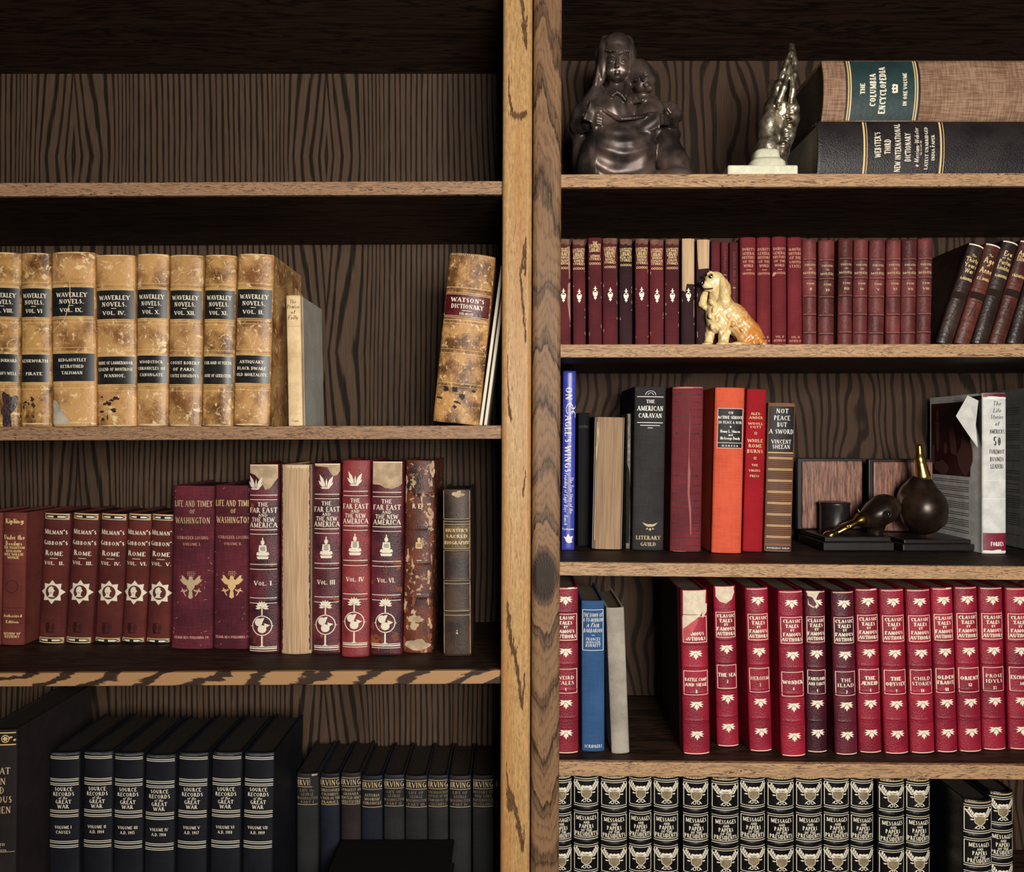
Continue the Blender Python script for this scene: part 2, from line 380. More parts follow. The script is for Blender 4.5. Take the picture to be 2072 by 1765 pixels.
    def finish(b):
        made = {}; ns = 12
        for key in b.order:
            L = b.layers[key]; hw = b.W/2*.985; P = []
            for poly in L['p']:
                xs = [q[0] for q in poly]
                if min(xs) > hw or max(xs) < -hw: continue
                poly = [(max(-hw, min(hw, x_)), max(.0004, min(b.H-.0004, z))) for x_, z in poly]; zs = [q[1] for q in poly]
                P.append((min(zs), max(zs), poly))
            P.sort(key=lambda t: t[0]); groups = []; top = None      # marks far apart on the spine are parts of their own
            for z0, z1, poly in P:
                if top is None or z0 > top+.0195: groups.append([]); top = z1
                groups[-1].append(poly); top = max(top, z1)
            for G in reversed(groups):
                V = []; F = []
                for poly in G:
                    xs = [q[0] for q in poly]
                    if max(xs)-min(xs) > b.W/6:
                        pieces = []
                        for t3 in tri(poly):
                            for i in range(ns):
                                xa, xc = -b.W/2+b.W*i/ns, -b.W/2+b.W*(i+1)/ns
                                if max(q[0] for q in t3) <= xa or min(q[0] for q in t3) >= xc: continue
                                q = clip(t3, xa, True)
                                if len(q) > 2: q = clip(q, xc, False)
                                if len(q) > 2: pieces.append(q)
                    elif len(poly) > 5: pieces = tri(poly)
                    else: pieces = [poly]
                    for q in pieces:
                        n = len(V); V += [(x_, b.sy(x_)-b.bb(z)-L['off'], z) for x_, z in q]; F.append(tuple(range(n, n+len(q))))
                if not V: continue
                par = b.e
                if L['parent'] and made.get(L['parent']):
                    zc = sum(v[2] for v in V)/len(V); par = min(made[L['parent']], key=lambda t: abs(t[1]-zc))[0]
                o = mesh_obj(L['name'], V, F, L['mat'], par, label=L['label'])
                made.setdefault(L['name'], []).append((o, sum(v[2] for v in V)/len(V)))
                me = o.data; bm = bmesh.new(); bm.from_mesh(me)     # faces look out of the spine, shading follows its curve
                fl = [f for f in bm.faces if f.normal.y > 0]
                if fl: bmesh.ops.reverse_faces(bm, faces=fl)
                bmesh.ops.remove_doubles(bm, verts=bm.verts, dist=2e-6)
                for f in bm.faces: f.smooth = True
                bm.to_mesh(me); bm.free()
        return b
    def place(b, loc, rot=(0, 0, 0)): b.e.location = loc; b.e.rotation_euler = rot; return b

def shelf_z(name, x):
    s = SHELF[name]; t = (x-s[0])/(s[1]-s[0]); return (CY-(s[2]+(s[3]-s[2])*t))*S
# name: x0, x1 (photo px), top edge y at x0 and at x1
SHELF = {'L1': (0, 1017, 370, 366), 'L2': (0, 1017, 864.5, 861), 'L3': (0, 1017, 1363, 1357), 'L4': (0, 1017, 1925, 1925),
         'R1': (1135, 2072, 352.5, 350), 'R2': (1135, 2072, 697, 696), 'R3': (1135, 2072, 1138, 1147), 'R4': (1135, 2072, 1542, 1550), 'R5': (1135, 2072, 1938, 1938)}
def spot(shelf, tl, tr, bl, br, yt, yb=None, Y=None):
    """Real size and place of a book from where its spine shows in the photo: depth from where its foot meets the shelf."""
    xc = (bl+br)/2
    if Y is None:
        sz = shelf_z(shelf, xc); Y = max(.003, D*(sz/S/(CY-yb)-1))
    k = kf(Y); z0 = shelf_z(shelf, xc)*1.0; xw = (xc-CX)*k; ztop = (CY-yt)*k
    H = ztop-z0; wpx = ((tr-tl)+(br-bl))/2
    ypx_b = CY-z0/k
    lean = math.atan2(((tl+tr)/2-xc)*k*((ypx_b-yt)/((yb or ypx_b)-yt)), H)
    return dict(Y=Y, k=k, W=wpx*k-.0006, H=H, x=xw, z=z0, lean=lean)
def stand(sp, name, mat, label, **kw):
    lean = sp['lean']; H = (sp['H']-sp['W']/2*abs(math.sin(lean)))/math.cos(lean)
    dmax = .277-sp['Y']; depth = min(kw.pop('depth', .15), dmax)
    b = Book(name, sp['W'], H, depth, sp['k'], mat, label, **kw)
    b.place((sp['x'], sp['Y'], sp['z']+.0004+sp['W']/2*abs(math.sin(lean))), (0, lean, 0))
    return b
# ---------------------------------------------------------------- wood
def wood(name, light, dark, kind, pore=.5, bump=.25, rough=.55, spec=.35):
    t = NT(name); x, y, z = t.xyz()[:3]
    if kind == 'panel':      # vertical oak veneer: straight ribs with cathedral arches, mirrored every 0.45 m
        warp = t.noise(t.map(scale=(5, 1, .9)), 1, 2, .5)
        fine = t.noise(t.map(scale=(60, 1, 5)), 1, 3)
        xm = t.M('PINGPONG', t.M('ADD', x, t.M('MULTIPLY_ADD', t.noise(t.map(scale=(2, 1, 1.4)), 1, 1), .05, 10.05)), .222)
        core = t.M('SUBTRACT', 1.0, t.ss(xm, .02, .11))
        arch = t.M('MULTIPLY', t.M('ABSOLUTE', t.M('SUBTRACT', t.M('PINGPONG', t.M('ADD', z, 7.3), .55), .2)), 9.0)
        f = t.M('ADD', t.M('MULTIPLY', xm, 158), t.M('MULTIPLY', core, t.M('ADD', t.M('MULTIPLY', arch, 1.25), t.M('MULTIPLY', t.M('MULTIPLY', xm, xm), -1500))))
        f = t.M('ADD', f, t.M('ADD', t.M('MULTIPLY', warp, 5.0), t.M('MULTIPLY', fine, .9)))
        if 'red' in name:
            w2 = t.noise(t.map(scale=(7, 1, 3.2), loc=(.7, 0, 2.2)), 1, 2, .5, .3)
            f = t.M('ADD', t.M('MULTIPLY', x, 80), t.M('ADD', t.M('MULTIPLY', w2, 15), t.M('MULTIPLY', fine, .35)))
        s_ = t.M('MULTIPLY_ADD', t.M('SINE', t.M('MULTIPLY', f, 3.9)), .5, .5)
        fib = t.noise(t.map(scale=(900, 1, 22)), 1, 3, .6)
        brk = t.noise(t.map(scale=(140, 1, 10)), 1, 3, .6)
        s2 = t.ss(t.M('ADD', s_, t.M('MULTIPLY_ADD', brk, .7, -.35)), .02, .5)
        g = t.M('ADD', t.M('MULTIPLY', s2, .45), t.M('MULTIPLY', fib, .72))
        c = t.mix(t.ss(g, .3, 1.0), dark, light)
        tone = t.noise(t.map(scale=(9, 1, 1.2)), 1, 2)
        c = t.mix(t.ss(tone, .3, .7), tuple(v*.72 for v in light), c) if False else t.mix(t.M('MULTIPLY', t.ss(tone, .45, .75), .35), c, dark)
        t.bump(g, bump, .0015)
    elif kind == 'edge':     # horizontal face grain of the shelf edges
        a = t.noise(t.map(scale=(7, 30, 120)), 1, 5, .62, .8)
        fib = t.noise(t.map(scale=(34, 200, 800)), 1, 4, .7)
        lines = t.M('ABSOLUTE', t.M('SINE', t.M('MULTIPLY', a, 44)))
        g = t.M('ADD', t.M('MULTIPLY', t.ss(lines, .0, .75), .42), t.M('MULTIPLY', fib, .95))
        c = t.mix(t.ss(g, .40, .98), dark, light)
        t.bump(g, bump, .001)
    elif kind == 'bold':     # shelf edge with bold slanting dark figure
        a = t.noise(t.map(scale=(9, 30, 30)), 1, 4, .6, .5)
        fib = t.noise(t.map(scale=(26, 200, 900)), 1, 3, .65)
        sl = t.M('SINE', t.M('ADD', t.M('ADD', t.M('MULTIPLY', x, 88), t.M('MULTIPLY', z, -190)), t.M('MULTIPLY', a, 12)))
        g = t.M('ADD', t.M('MULTIPLY', t.ss(sl, -.8, -.1), .6), t.M('MULTIPLY', fib, .5))
        c = t.mix(t.ss(g, .3, .8), dark, light)
        t.bump(g, bump, .001)
    elif kind == 'board':    # dark stained boards of the shelves and sides
        a = t.noise(t.map(scale=(4, 40, 40)), 1, 4, .6, .6)
        fib = t.noise(t.map(scale=(20, 500, 500)), 1, 2)
        g = t.M('ADD', t.M('MULTIPLY', t.M('ABSOLUTE', t.M('SINE', t.M('MULTIPLY', a, 20))), .5), t.M('MULTIPLY', fib, .5))
        c = t.mix(t.ss(g, .3, .8), dark, light)
        t.bump(g, .15, .001)
    elif kind == 'pale_post':  # golden post with a few jagged dark gum lines
        fib = t.noise(t.map(scale=(620, 1, 26)), 1, 4, .7); fl = t.noise(t.map(scale=(260, 1, 110)), 1, 3, .6)
        c = t.mix(t.ss(t.M('ADD', t.M('MULTIPLY', fib, .6), t.M('MULTIPLY', fl, .4)), .3, .72), tuple(v_*.45 for v_ in light), light)
        c = t.mix(t.M('MULTIPLY', t.ss(t.noise(t.map(scale=(40, 1, 2)), 1, 2), .4, .75), .55), c, (light[0]*.6, light[1]*.42, light[2]*.26))
        t.bump(fib, bump, .001)
    else:                    # brown post with nested arches round a knot
        dx = t.M('SUBTRACT', x, KNOT_X); dz = t.M('SUBTRACT', z, KNOT_Z)
        wv = t.noise(t.map(scale=(22, 1, 3.2)), 1, 3, .55)
        jag = t.noise(t.map(scale=(350, 1, 60)), 1, 4, .7)
        dz2 = t.M('MULTIPLY', t.M('POWER', t.M('ADD', t.M('ABSOLUTE', dz), .0001), .62), .115)
        d = t.M('SQRT', t.M('ADD', t.M('MULTIPLY', dx, dx), t.M('MULTIPLY', dz2, dz2)))
        f = t.M('ADD', t.M('MULTIPLY', d, 98), t.M('ADD', t.M('MULTIPLY', wv, 2.6), t.M('MULTIPLY', jag, .32)))
        fr = t.M('FRACT', f); g1 = t.M('MULTIPLY', t.ss(fr, .0, .5), t.M('SUBTRACT', 1.0, t.ss(fr, .93, 1.0))); g1 = t.M('ADD', t.M('MULTIPLY', g1, .62), t.M('MULTIPLY', t.ss(t.M('FRACT', t.M('MULTIPLY', f, 4.3)), 0, .55), .38))
        fib = t.noise(t.map(scale=(800, 1, 26)), 1, 4, .65)
        g = t.M('ADD', t.M('MULTIPLY', g1, .48), t.M('MULTIPLY', fib, .9))
        c = t.mix(t.ss(g, .34, 1.05), dark, light)
        kd = t.M('SQRT', t.M('ADD', t.M('MULTIPLY', dx, dx), t.M('MULTIPLY', t.M('MULTIPLY', dz, dz), .2)))
        knot = t.M('SUBTRACT', 1.0, t.ss(t.M('ADD', kd, t.M('MULTIPLY', wv, .01)), .018, .027))
        ang = t.M('ARCTAN2', dz, dx); ray = t.noise(t.map(scale=(30, 1, 30)), 1, 2)
        rays = t.M('POWER', t.M('ABSOLUTE', t.M('SINE', t.M('ADD', t.M('MULTIPLY', ang, 17), t.M('MULTIPLY', ray, 9)))), 6)
        kc = t.mix(t.M('MULTIPLY', rays, .16), dark, light)
        c = t.mix(knot, c, kc)
        t.bump(g, bump, .001)
    return t.fin(c, rough, 0, spec)
KNOT_Z = (882.5-1165)*S+.80
POST_EX = (-.97+.022)/2; POST_ZB = -.80; KNOT_X = (1099-CX)*S-(.034+.99)/2
STREAKS = [(1052, -5, 1060, 95, 3), (1066, 0, 1062, 105, 2), (1055, 60, 1061, 100, 3), (1022, 60, 1028, 200, .6), (1028, 200, 1034, 238, 1.5), (1034, 238, 1050, 244, 5), (1050, 244, 1062, 236, 5), (1062, 236, 1073, 195, 1.5), (1068, 290, 1066, 345, .8), (1066, 345, 1074, 430, .8), (1023, 330, 1023, 440, .4),
 (1063, 488, 1052, 560, 2.4), (1065, 492, 1068, 600, 2), (1052, 560, 1063, 690, 1.6), (1068, 600, 1063, 690, 1), (1064, 495, 1062, 560, 3), (1028, 805, 1034, 850, 1.5), (1022, 600, 1030, 840, .3), (1068, 760, 1072, 900, .3), (1066, 940, 1058, 1000, .6), (1027, 1215, 1036, 1300, 3.2), (1036, 1300, 1044, 1320, 5), (1044, 1320, 1058, 1425, 3), (1066, 1330, 1058, 1425, 1.2), (1024, 1530, 1033, 1600, 1.2), (1032, 1590, 1036, 1632, 6), (1038, 1600, 1056, 1680, 3.5), (1056, 1680, 1060, 1712, 3), (1066, 1640, 1062, 1700, 1.2)]
W_PANEL_L = wood('oak_back_veneer', c255(96, 75, 59), c255(27, 20, 15), 'panel', rough=.75, spec=.2)
W_PANEL_R = wood('oak_back_veneer_red', c255(80, 60, 47), c255(32, 22, 16), 'panel', rough=.75, spec=.2)
W_EDGE = wood('oak_edge_brown', c255(176, 136, 104), c255(48, 34, 25), 'edge')
W_EDGE_R = wood('oak_edge_tan', c255(196, 156, 116), c255(74, 52, 37), 'edge')
W_BOLD = wood('oak_edge_figured', c255(178, 136, 94), c255(60, 43, 32), 'bold')
W_BOARD = wood('dark_stained_board', c255(62, 42, 30), c255(26, 17, 12), 'board', rough=.6, spec=.25)
W_POST = wood('golden_post_wood', c255(220, 174, 114), c255(40, 28, 20), 'pale_post', rough=.42, spec=.3)
W_POST_R = wood('brown_post_wood', c255(146, 111, 80), c255(38, 27, 20), 'knot_post', rough=.5, spec=.25)

def bookcase(label, xa, xb, ztop, panel_mat, post_mat, post_x, side_x, shelves, edge_mats):
    zb = -.80; e = empty('bookcase', ((xa+xb)/2, 0, zb), label, 'bookcase'); ex = (xa+xb)/2
    def ob(name, x0, x1, y0, y1, z0, z1, mat, parent=e, bevel=0, skew=0):
        m = MB(); m.box(x0-ex, x1-ex, y0, y1, z0-zb, z1-zb)
        if skew: m.v = [(v[0], v[1], v[2]+(skew if v[0] > (x0+x1)/2-ex else 0)) for v in m.v]
        return m.obj(name, mat, parent, bevel=bevel)
    ob('back_panel', xa, xb, .28, .286, zb, ztop+.05, panel_mat)
    ob('side_panel', side_x[0], side_x[1], .0165, .28, zb, ztop+.05, W_BOARD)
    oth = (xa-.018, xa) if side_x[0] > 0-.03 and side_x[0] > xa+.5 else (xb, xb+.018)
    ob('side_panel', oth[0], oth[1], .0, .286, zb, ztop+.05, W_BOARD)
    # the post: rounded face frame member
    x0, x1 = post_x; m = MB(); zc = (CY-882)*S
    m.box(x0-ex, x1-ex, -.012, .016, zb-zb, ztop+.05-zb)
    sl = 6*S/1765/S
    m.v = [(v[0]+(v[2]+zb)*.0034, v[1], v[2]) for v in m.v]
    po = m.obj('face_post', post_mat, e, bevel=.0075, seg=6)
    if post_mat is W_POST:      # jagged gum lines in the golden wood: bundles of fine dark fibres
        r = random.Random(12); V = []; F = []
        def fib(px_, py_, L, w_):
            x = (px_-CX)*S-ex; z = (CY-py_)*S-zb; x += (z+zb)*.0034
            if not PL0+.0082 < x+ex-(z+zb)*.0034 < PL1-.0078: return
            n = len(V); yj = -.01212-r.random()*.0001; V.extend([(x-w_*S/2, yj, z), (x, yj, z-L*S/2), (x+w_*S/2, yj, z), (x+r.uniform(-.5, .5)*S, yj, z+L*S/2)]); F.append((n, n+1, n+2, n+3))
        for x0_, y0_, x1_, y1_, w_ in STREAKS:
            L = math.hypot(x1_-x0_, y1_-y0_); N = int(L*(w_+.8)*.5)+4; ph = r.uniform(0, 6)
            for q in range(N):
                u = r.random(); env = .45+.55*abs(math.sin(u*7+ph)); off = r.gauss(0, .62)*w_*env+math.sin(u*19+ph)*.8
                fib(x0_+(x1_-x0_)*u+off, y0_+(y1_-y0_)*u, r.uniform(5, 20), r.uniform(.9, 2.6))
        for q in range(900): fib(r.uniform(1022, 1070), r.uniform(-10, 1780), r.uniform(6, 22), r.uniform(.25, .5))
        mesh_obj('dark_grain_pattern', V, F, plain('dark_gum_grain', c255(104, 76, 52), .6, 0, .1, nz=.3), po)
    for (nm, th), em in zip(shelves, edge_mats):
        s = SHELF.get(nm)
        if s: za, zb2 = (CY-s[2])*S, (CY-s[3])*S
        else: za = zb2 = nm
        xl, xr = (xa, side_x[0]) if xa < -.5 else (side_x[1], xb)
        if s:
            sl = (zb2-za)/((s[1]-s[0])*S); zl = za+sl*(xl-(s[0]-CX)*S); zr = za+sl*(xr-(s[0]-CX)*S)
        else: zl = zr = za
        if th < .03 and s:
            b = ob('shelf', xl, xr, .008, .28, zl-th, zl, W_BOARD, skew=zr-zl)
            xe = (x0+.01) if xa < -.5 else (x1-.01)
            pl, pr = (xl, min(xr, xe)) if xa < -.5 else (max(xl, xe), xr)
            zpl = zl+(pl-xl)/(xr-xl)*(zr-zl); zpr = zl+(pr-xl)/(xr-xl)*(zr-zl)
            ob('edge_band', pl, pr, 0, .008, zpl-th, zpl, em, parent=b, bevel=.0012, skew=zpr-zpl)
        else:
            b = ob('shelf', xl, xr, .008, .28, za-th if s else za, za if s else za+th, W_BOARD)
            ob('edge_band', xl, xr, 0, .008, za-th if s else za, za if s else za+th, em, parent=b, bevel=.0012)
    return e
PL0, PL1, PR0, PR1 = (1015-CX)*S, (1074.5-CX)*S, (1076.5-CX)*S, (1133.5-CX)*S
bookcase('dark oak bookcase on the golden-post side of the join', -.97, .022, .665, W_PANEL_L, W_POST, (PL0, PL1), (.009, .0275),
         [(.647, .019), ('L1', .019), ('L2', .019), ('L3', .019), ('L4', .019)], [W_EDGE, W_EDGE, W_EDGE, W_BOLD, W_EDGE])
bookcase('oak bookcase on the knotty brown-post side of the join', .034, .99, .69, W_PANEL_R, W_POST_R, (PR0, PR1), (.0285, .046),
         [(.670, .019), ('R1', .0185), ('R2', .0185), ('R3', .019), ('R4', .020), ('R5', .019)], [W_EDGE_R]*6)

# ---------------------------------------------------------------- book materials
GILT = plain('gilt_lettering', c255(246, 236, 212), .45, 0, .5)
GILT_DIM = plain('rubbed_and_shaded_gilt', c255(200, 178, 138), .5, 0, .4)  # rubbed gilt, and gilt darkened in colour for a shadowed row
GILT_OLD = plain('old_gold', c255(232, 200, 140), .45, 0, .5)
ROSE = plain('faded_rose_gilt', c255(214, 150, 130), .6)
WHITE = plain('white_print', c255(244, 240, 232), .6)
INK = plain('black_ink', (.012, .011, .012), .6)
BLIND = plain('blind_stamp', c255(52, 14, 14), .6)
PAGES = paper('aged_page_edges', c255(120, 104, 84), True)
PAGES_DK = paper('dark_stained_page_edges', c255(52, 44, 38), True)
LINING = paper('pale_spine_lining', c255(214, 186, 150), False)
LINING_G = paper('grey_spine_lining', c255(206, 196, 178), False)
BARE = paper('bare_glued_spine', c255(222, 190, 152), True, dark=c255(170, 136, 102))
BLACKLAB = plain('black_leather_label', c255(38, 38, 38), .38, 0, .5, nz=.4)
TAN = leather('mottled_calf', c255(206, 158, 100), c255(132, 86, 48), c255(238, 208, 156), gs=.2, blotch=26, dark_amt=.47, wear_amt=.58, var=.1)
TAN2 = leather('stained_calf', c255(206, 156, 92), c255(104, 66, 34), c255(236, 202, 142), gs=.2, blotch=34, dark_amt=.48, wear_amt=.58, var=.08)
STAIN = leather('dark_stained_leather', c255(70, 48, 44), c255(36, 24, 24))
PEEL = plain('peeled_calf', c255(236, 206, 158), .7, nz=.25)
MAROON = cloth('maroon_cloth', c255(112, 50, 42), c255(82, 34, 30), streak=.4)
WINE = cloth('wine_cloth', c255(118, 46, 58), c255(68, 26, 34), thread=700, streak=.55, gs=.5)
FAR = leather('wine_morocco', c255(112, 44, 54), c255(58, 24, 34), None, 620, .7, .42)
FAR2 = leather('bright_wine_morocco', c255(150, 56, 58), c255(112, 38, 44), None, 620, .8, .42)
WORN = leather('flaking_brown_leather', c255(112, 54, 34), c255(52, 28, 24), c255(196, 156, 122), 420, .35, .5, wear_amt=.60, blotch=24)
RUSTY = leather('rust_patch', c255(150, 78, 42), c255(92, 44, 28), None, 300, .5, .6)
OLDBR = leather('old_brown_calf', c255(78, 56, 42), c255(44, 32, 26), None, 420, .2, .5)
NAVY = cloth('black_blue_cloth', c255(27, 28, 36), c255(18, 19, 25), streak=.4, gs=.15, rough=.6)
IRV = [cloth('charcoal_cloth', c255(46, 46, 48), streak=.4, rough=.6), cloth('ink_blue_cloth', c255(34, 36, 52), streak=.4, rough=.6), cloth('dull_plum_cloth', c255(54, 42, 44), streak=.4, rough=.6)]
RED = leather('crimson_leather', c255(162, 28, 52), c255(128, 20, 42), None, 620, .8, .42, blotch=12, var=.12)
RED_DK = leather('darkened_crimson_leather', c255(98, 26, 42), c255(62, 20, 34), None, 620, .7, .4, blotch=12)
BLK = leather('black_morocco', c255(20, 19, 20), c255(12, 11, 12), None, 400, .2, .35, blotch=10)
LK = cloth('lock_maroon_cloth', c255(104, 36, 42), c255(72, 24, 30), streak=.45, var=.16)
LK_DK = cloth('lock_dark_cloth', c255(62, 30, 36), c255(42, 22, 27), streak=.45)
DUR = cloth('dull_red_cloth', c255(126, 40, 46), c255(96, 28, 34), streak=.5)
MOL = leather('brown_red_calf', c255(122, 58, 56), c255(80, 38, 38), None, 260, .25, .5, blotch=14, var=.2, spec=.3)
LEAN = leather('brown_paper_boards', c255(112, 56, 44), c255(66, 34, 28), None, 260, .2, .4, blotch=14)
LEAN_DK = leather('dark_half_leather', c255(62, 44, 38), c255(36, 26, 24), None, 260, .2, .36, blotch=14)

# ================================================================ shelf L2: antique set in tan calf
def waverley(i, tl, tr, bl, br, yt, vol, sub, mat, ord_label):
    sp = spot('L2', tl, tr, bl, br, yt, 862, Y=.028 if i != 3 else .024)
    b = stand(sp, 'book', mat, ord_label, group='antique tan leather set', depth=.15, bulge=.006, bands=(67, 133, 201, 266), bandh=.0006, bandw=.0018)
    W = sp['W']/sp['k']; hw = W/2-1
    lab = b.layer('title_label', BLACKLAB, .00025); lab2 = b.layer('subject_label', BLACKLAB, .00025)
    b.rect(lab, 72, 130, -hw, hw); b.rect(lab2, 206, 262, -hw, hw)
    gl = b.layer('gilt_rules', GILT_OLD, .0005)
    for y in (68, 71, 131.5, 135, 202, 205, 263.5, 267): b.line(gl, y, 1.1, -hw, hw)
    for y in (60, 194, 142, 276): b.line(gl, y, .8, -hw, hw)
    l1 = b.layer('lettering', GILT, .0005, parent='title_label'); l2 = b.layer('subject_lettering', GILT, .0005, parent='subject_label')
    tw = min(W*.8, 62)
    b.text(l1, 'WAVERLEY', 87, 8.6, tw, font='serif'); b.text(l1, 'NOVELS.', 100.5, 8.6, tw*.82); b.line(l1, 109, 1.1, -5, 5); b.text(l1, 'VOL. '+vol, 118, 7.6, tw*(.6+.05*len(vol)))
    n = len(sub)
    for j, s_ in enumerate(sub):
        b.text(l2, s_, 219+j*(26/(n-1) if n > 1 else 0), 6, min(tw*1.12, 4.6*len(s_)+6))
    # flaked and scratched calf
    r = random.Random(i*7+3); pe = b.layer('peeled_flecks', PEEL, .0002)
    for _ in range(26):
        y = r.choice([r.uniform(4, 60), r.uniform(142, 194), r.uniform(276, 340)]); x = r.uniform(-hw*.9, hw*.9)
        b.polys(pe, squiggle(0, 0, r.uniform(5, 16), r.choice([80, 100, 130, 40, 20])+r.uniform(-20, 20), r.uniform(.5, 1.3), r.random()), x, y)
    for y0 in (1.2, 346):
        b.polys(pe, [blob(0, 0, hw*.9, 1.6, i+y0, jag=.4)], 0, y0)
    if i == 1: b.polys(b.layer('dark_stain', STAIN, .0003), [blob(0, 0, 13, 34, 5, 40, .5)], 14, 318)
    if i in (2, 4): 
        st = b.layer('burnt_flakes', STAIN, .0003)
        for q in range(9): b.polys(st, [blob(0, 0, r.uniform(1.5, 6), r.uniform(1, 5), q+i*10, 14, .5)], r.uniform(-hw*.8, hw*.1), r.uniform(285, 335))
    if i == 3:
        b.polys(b.layer('exposed_boards', LINING_G, .0003, label='grey board bared by the torn leather'), [[(-hw, -300), (-hw+7, -300), (-hw+40, -349), (-hw, -349)]], 0, 0)
        b.polys(b.layer('crack', PEEL, .0006), squiggle(0, 0, 160, -88, 1.3, 4), -2, 60)
    b.finish(); return b
PAGES_W = PAGES
for a in [
 (1, -26, 37, -32, 33, 511, 'VIII.', ['QUENTIN DURWARD', "ST. RONAN'S WELL"], TAN2, 'tan leather volume VIII, dark stain at its foot, cut off by the frame edge'),
 (2, 39, 97.5, 37, 98.5, 512, 'VI', ['KENILWORTH', 'PIRATE'], TAN2, 'browned tan leather volume VI with rubbed black labels'),
 (3, 99.5, 186, 102, 190.5, 510, 'IX.', ['REDGAUNTLET', 'BETROTHED', 'TALISMAN'], TAN, 'widest tan leather volume, IX, torn open at its foot'),
 (4, 188.5, 270, 194, 271, 516, 'IV.', ['BRIDE OF LAMMERMOOR', 'LEGEND OF MONTROSE', 'IVANHOE.'], TAN, 'tan leather volume IV with burnt flakes near its foot'),
 (5, 273, 338, 273, 335.5, 514, 'X.', ['WOODSTOCK', 'CHRONICLES OF', 'CANONGATE'], TAN, 'tan leather volume X between volumes IV and XII'),
 (6, 341, 408, 337, 404, 516, 'XII.', ['COUNT ROBERT', 'OF PARIS.', 'CASTLE DANGEROUS.'], TAN, 'tan leather volume XII between volumes X and XI'),
 (7, 412, 476, 406, 468, 516, 'XI.', ['FAIR MAID OF PERTH.', 'ANNE OF GEIERSTEIN.'], TAN2, 'tan leather volume XI between volumes XII and II'),
 (8, 478.5, 553, 470, 541, 514, 'II.', ['ANTIQUARY.', 'BLACK DWARF.', 'OLD MORTALITY.'], TAN, 'tan leather volume II ending the row, its brown board in view')]:
    wb = waverley(*a)
# torn leather strips on the last board
sb = MB()
for zz in (-46, -84):
    y = .138; z = wb.b_ if False else wb.H+zz*wb.k
    for q in range(6):
        a0, a1 = q/6, (q+1)/6
        P = lambda a, dz: (wb.W/2+.0004+.004*math.sin(a*1.6), y-.020+a*.030, z+dz*(1-a*.75)-.002*a)
        sb.add([P(a0, -.007), P(a1, -.007), P(a1, .007), P(a0, .007)], [(0, 1, 2, 3)])
o = sb.obj('leather_strip', TAN, wb.e, 'torn strips of leather hanging off the back board'); sm = o.modifiers.new('t', 'SOLIDIFY'); sm.thickness = .0008

VELLUM = leather('cream_vellum', c255(236, 208, 160), c255(206, 172, 122), None, 200, .15, .6)
GREYB = cloth('grey_paper_board', c255(196, 192, 182), c255(168, 164, 154), gs=.1)
sp = spot('L2', 578, 607, 583, 612, 598, 862, Y=.02)
b = stand(sp, 'book', VELLUM, 'slim cream-spined book with grey boards beside the antique set', depth=.125, bulge=.002)
l = b.layer('lettering', plain('brown_ink', c255(96, 60, 34), .7), .0003)
for y, s_ in ((13, 'The'), (23, 'Praise'), (34, 'of'), (45, 'Folly')): b.text(l, s_, y, 8, 4.1*len(s_)+1, font='italic')
b.text(l, 'Coxon', 254, 6, 14, font='italic')
r_ = b.layer('spine_creases', plain('crease_line', c255(206, 172, 122)), .0002)
for y in (62, 64, 118, 125, 178, 182, 240): b.line(r_, y, .7)
b.finish()
for s_, nm in ((-1, 0), (1, 1)):
    q = MB(); q.box(s_*(b.W/2+.0001)-.0003, s_*(b.W/2+.0001)+.0003, .014, .125, 0, b.H); q.obj('board_paper', GREYB, b.e, 'grey paper side')

# the big dictionary leaning, and two thin leaning books
WAT = leather('mottled_brown_calf', c255(206, 154, 92), c255(104, 66, 36), c255(232, 194, 136), 260, .3, .5, wear_amt=.58, blotch=45, dark_amt=.52)
sp = spot('L2', 909, 1003, 874, 969, 514, 857, Y=.02)
b = stand(sp, 'book', WAT, 'thick mottled brown leather dictionary leaning towards the golden post', depth=.17, bulge=.009, bands=(76, 196, 270), bandh=.0008, bandw=.002, group=None)
W = sp['W']/sp['k']; hw = W/2-2
lab = b.layer('title_label', leather('dark_red_label', c255(98, 22, 28), c255(62, 14, 20), None, 300, .2, .4), .0003); b.rect(lab, 82, 132, -hw, hw)
gl = b.layer('gilt_rules', GILT_OLD, .0006)
for y in (81, 84, 128, 131, 70, 136, 143, 196, 204, 264, 271): b.line(gl, y, 1 if y < 140 else .7, -hw, hw)
l = b.layer('lettering', GILT, .0006, parent='title_label')
b.text(l, "WATSON'S", 95, 8.5, 68); b.text(l, 'DICTIONARY', 108, 8.5, 66); b.line(l, 116.5, 1.2, -10, 10); b.text(l, 'ENLARGED', 123, 4.5, 28)
dk = b.layer('worm_holes', INK, .0004); r = random.Random(4)
for x, y, rx, ry in ((-26, 276, 6, 6), (-8, 277, 5, 7), (30, 277, 4, 3), (8, 290, 6, 6), (-2, 302, 5, 3), (-38, 296, 6, 2), (-5, 312, 4, 4), (4, 304, 3, 2)): b.polys(dk, [blob(0, 0, rx, ry, x+y, 12, .5)], x, y)
tool = b.layer('blind_tooling', plain('tooled_brown', c255(92, 56, 30), .7), .0002)
for y in (74, 140, 200, 267):
    for q in range(13): b.polys(tool, [[(-2, 1.2), (0, -1.2), (2, 1), (0, .2)]], -hw+4+q*(2*hw-8)/12, y)
hb = b.layer('headband', LINING_G, .0003)
for q in range(22): b.polys(hb, [quadline(-1, -1.5, 1, 1.5, 1.4)], -hw+3+q*(2*hw-6)/21, 3)
b.finish()
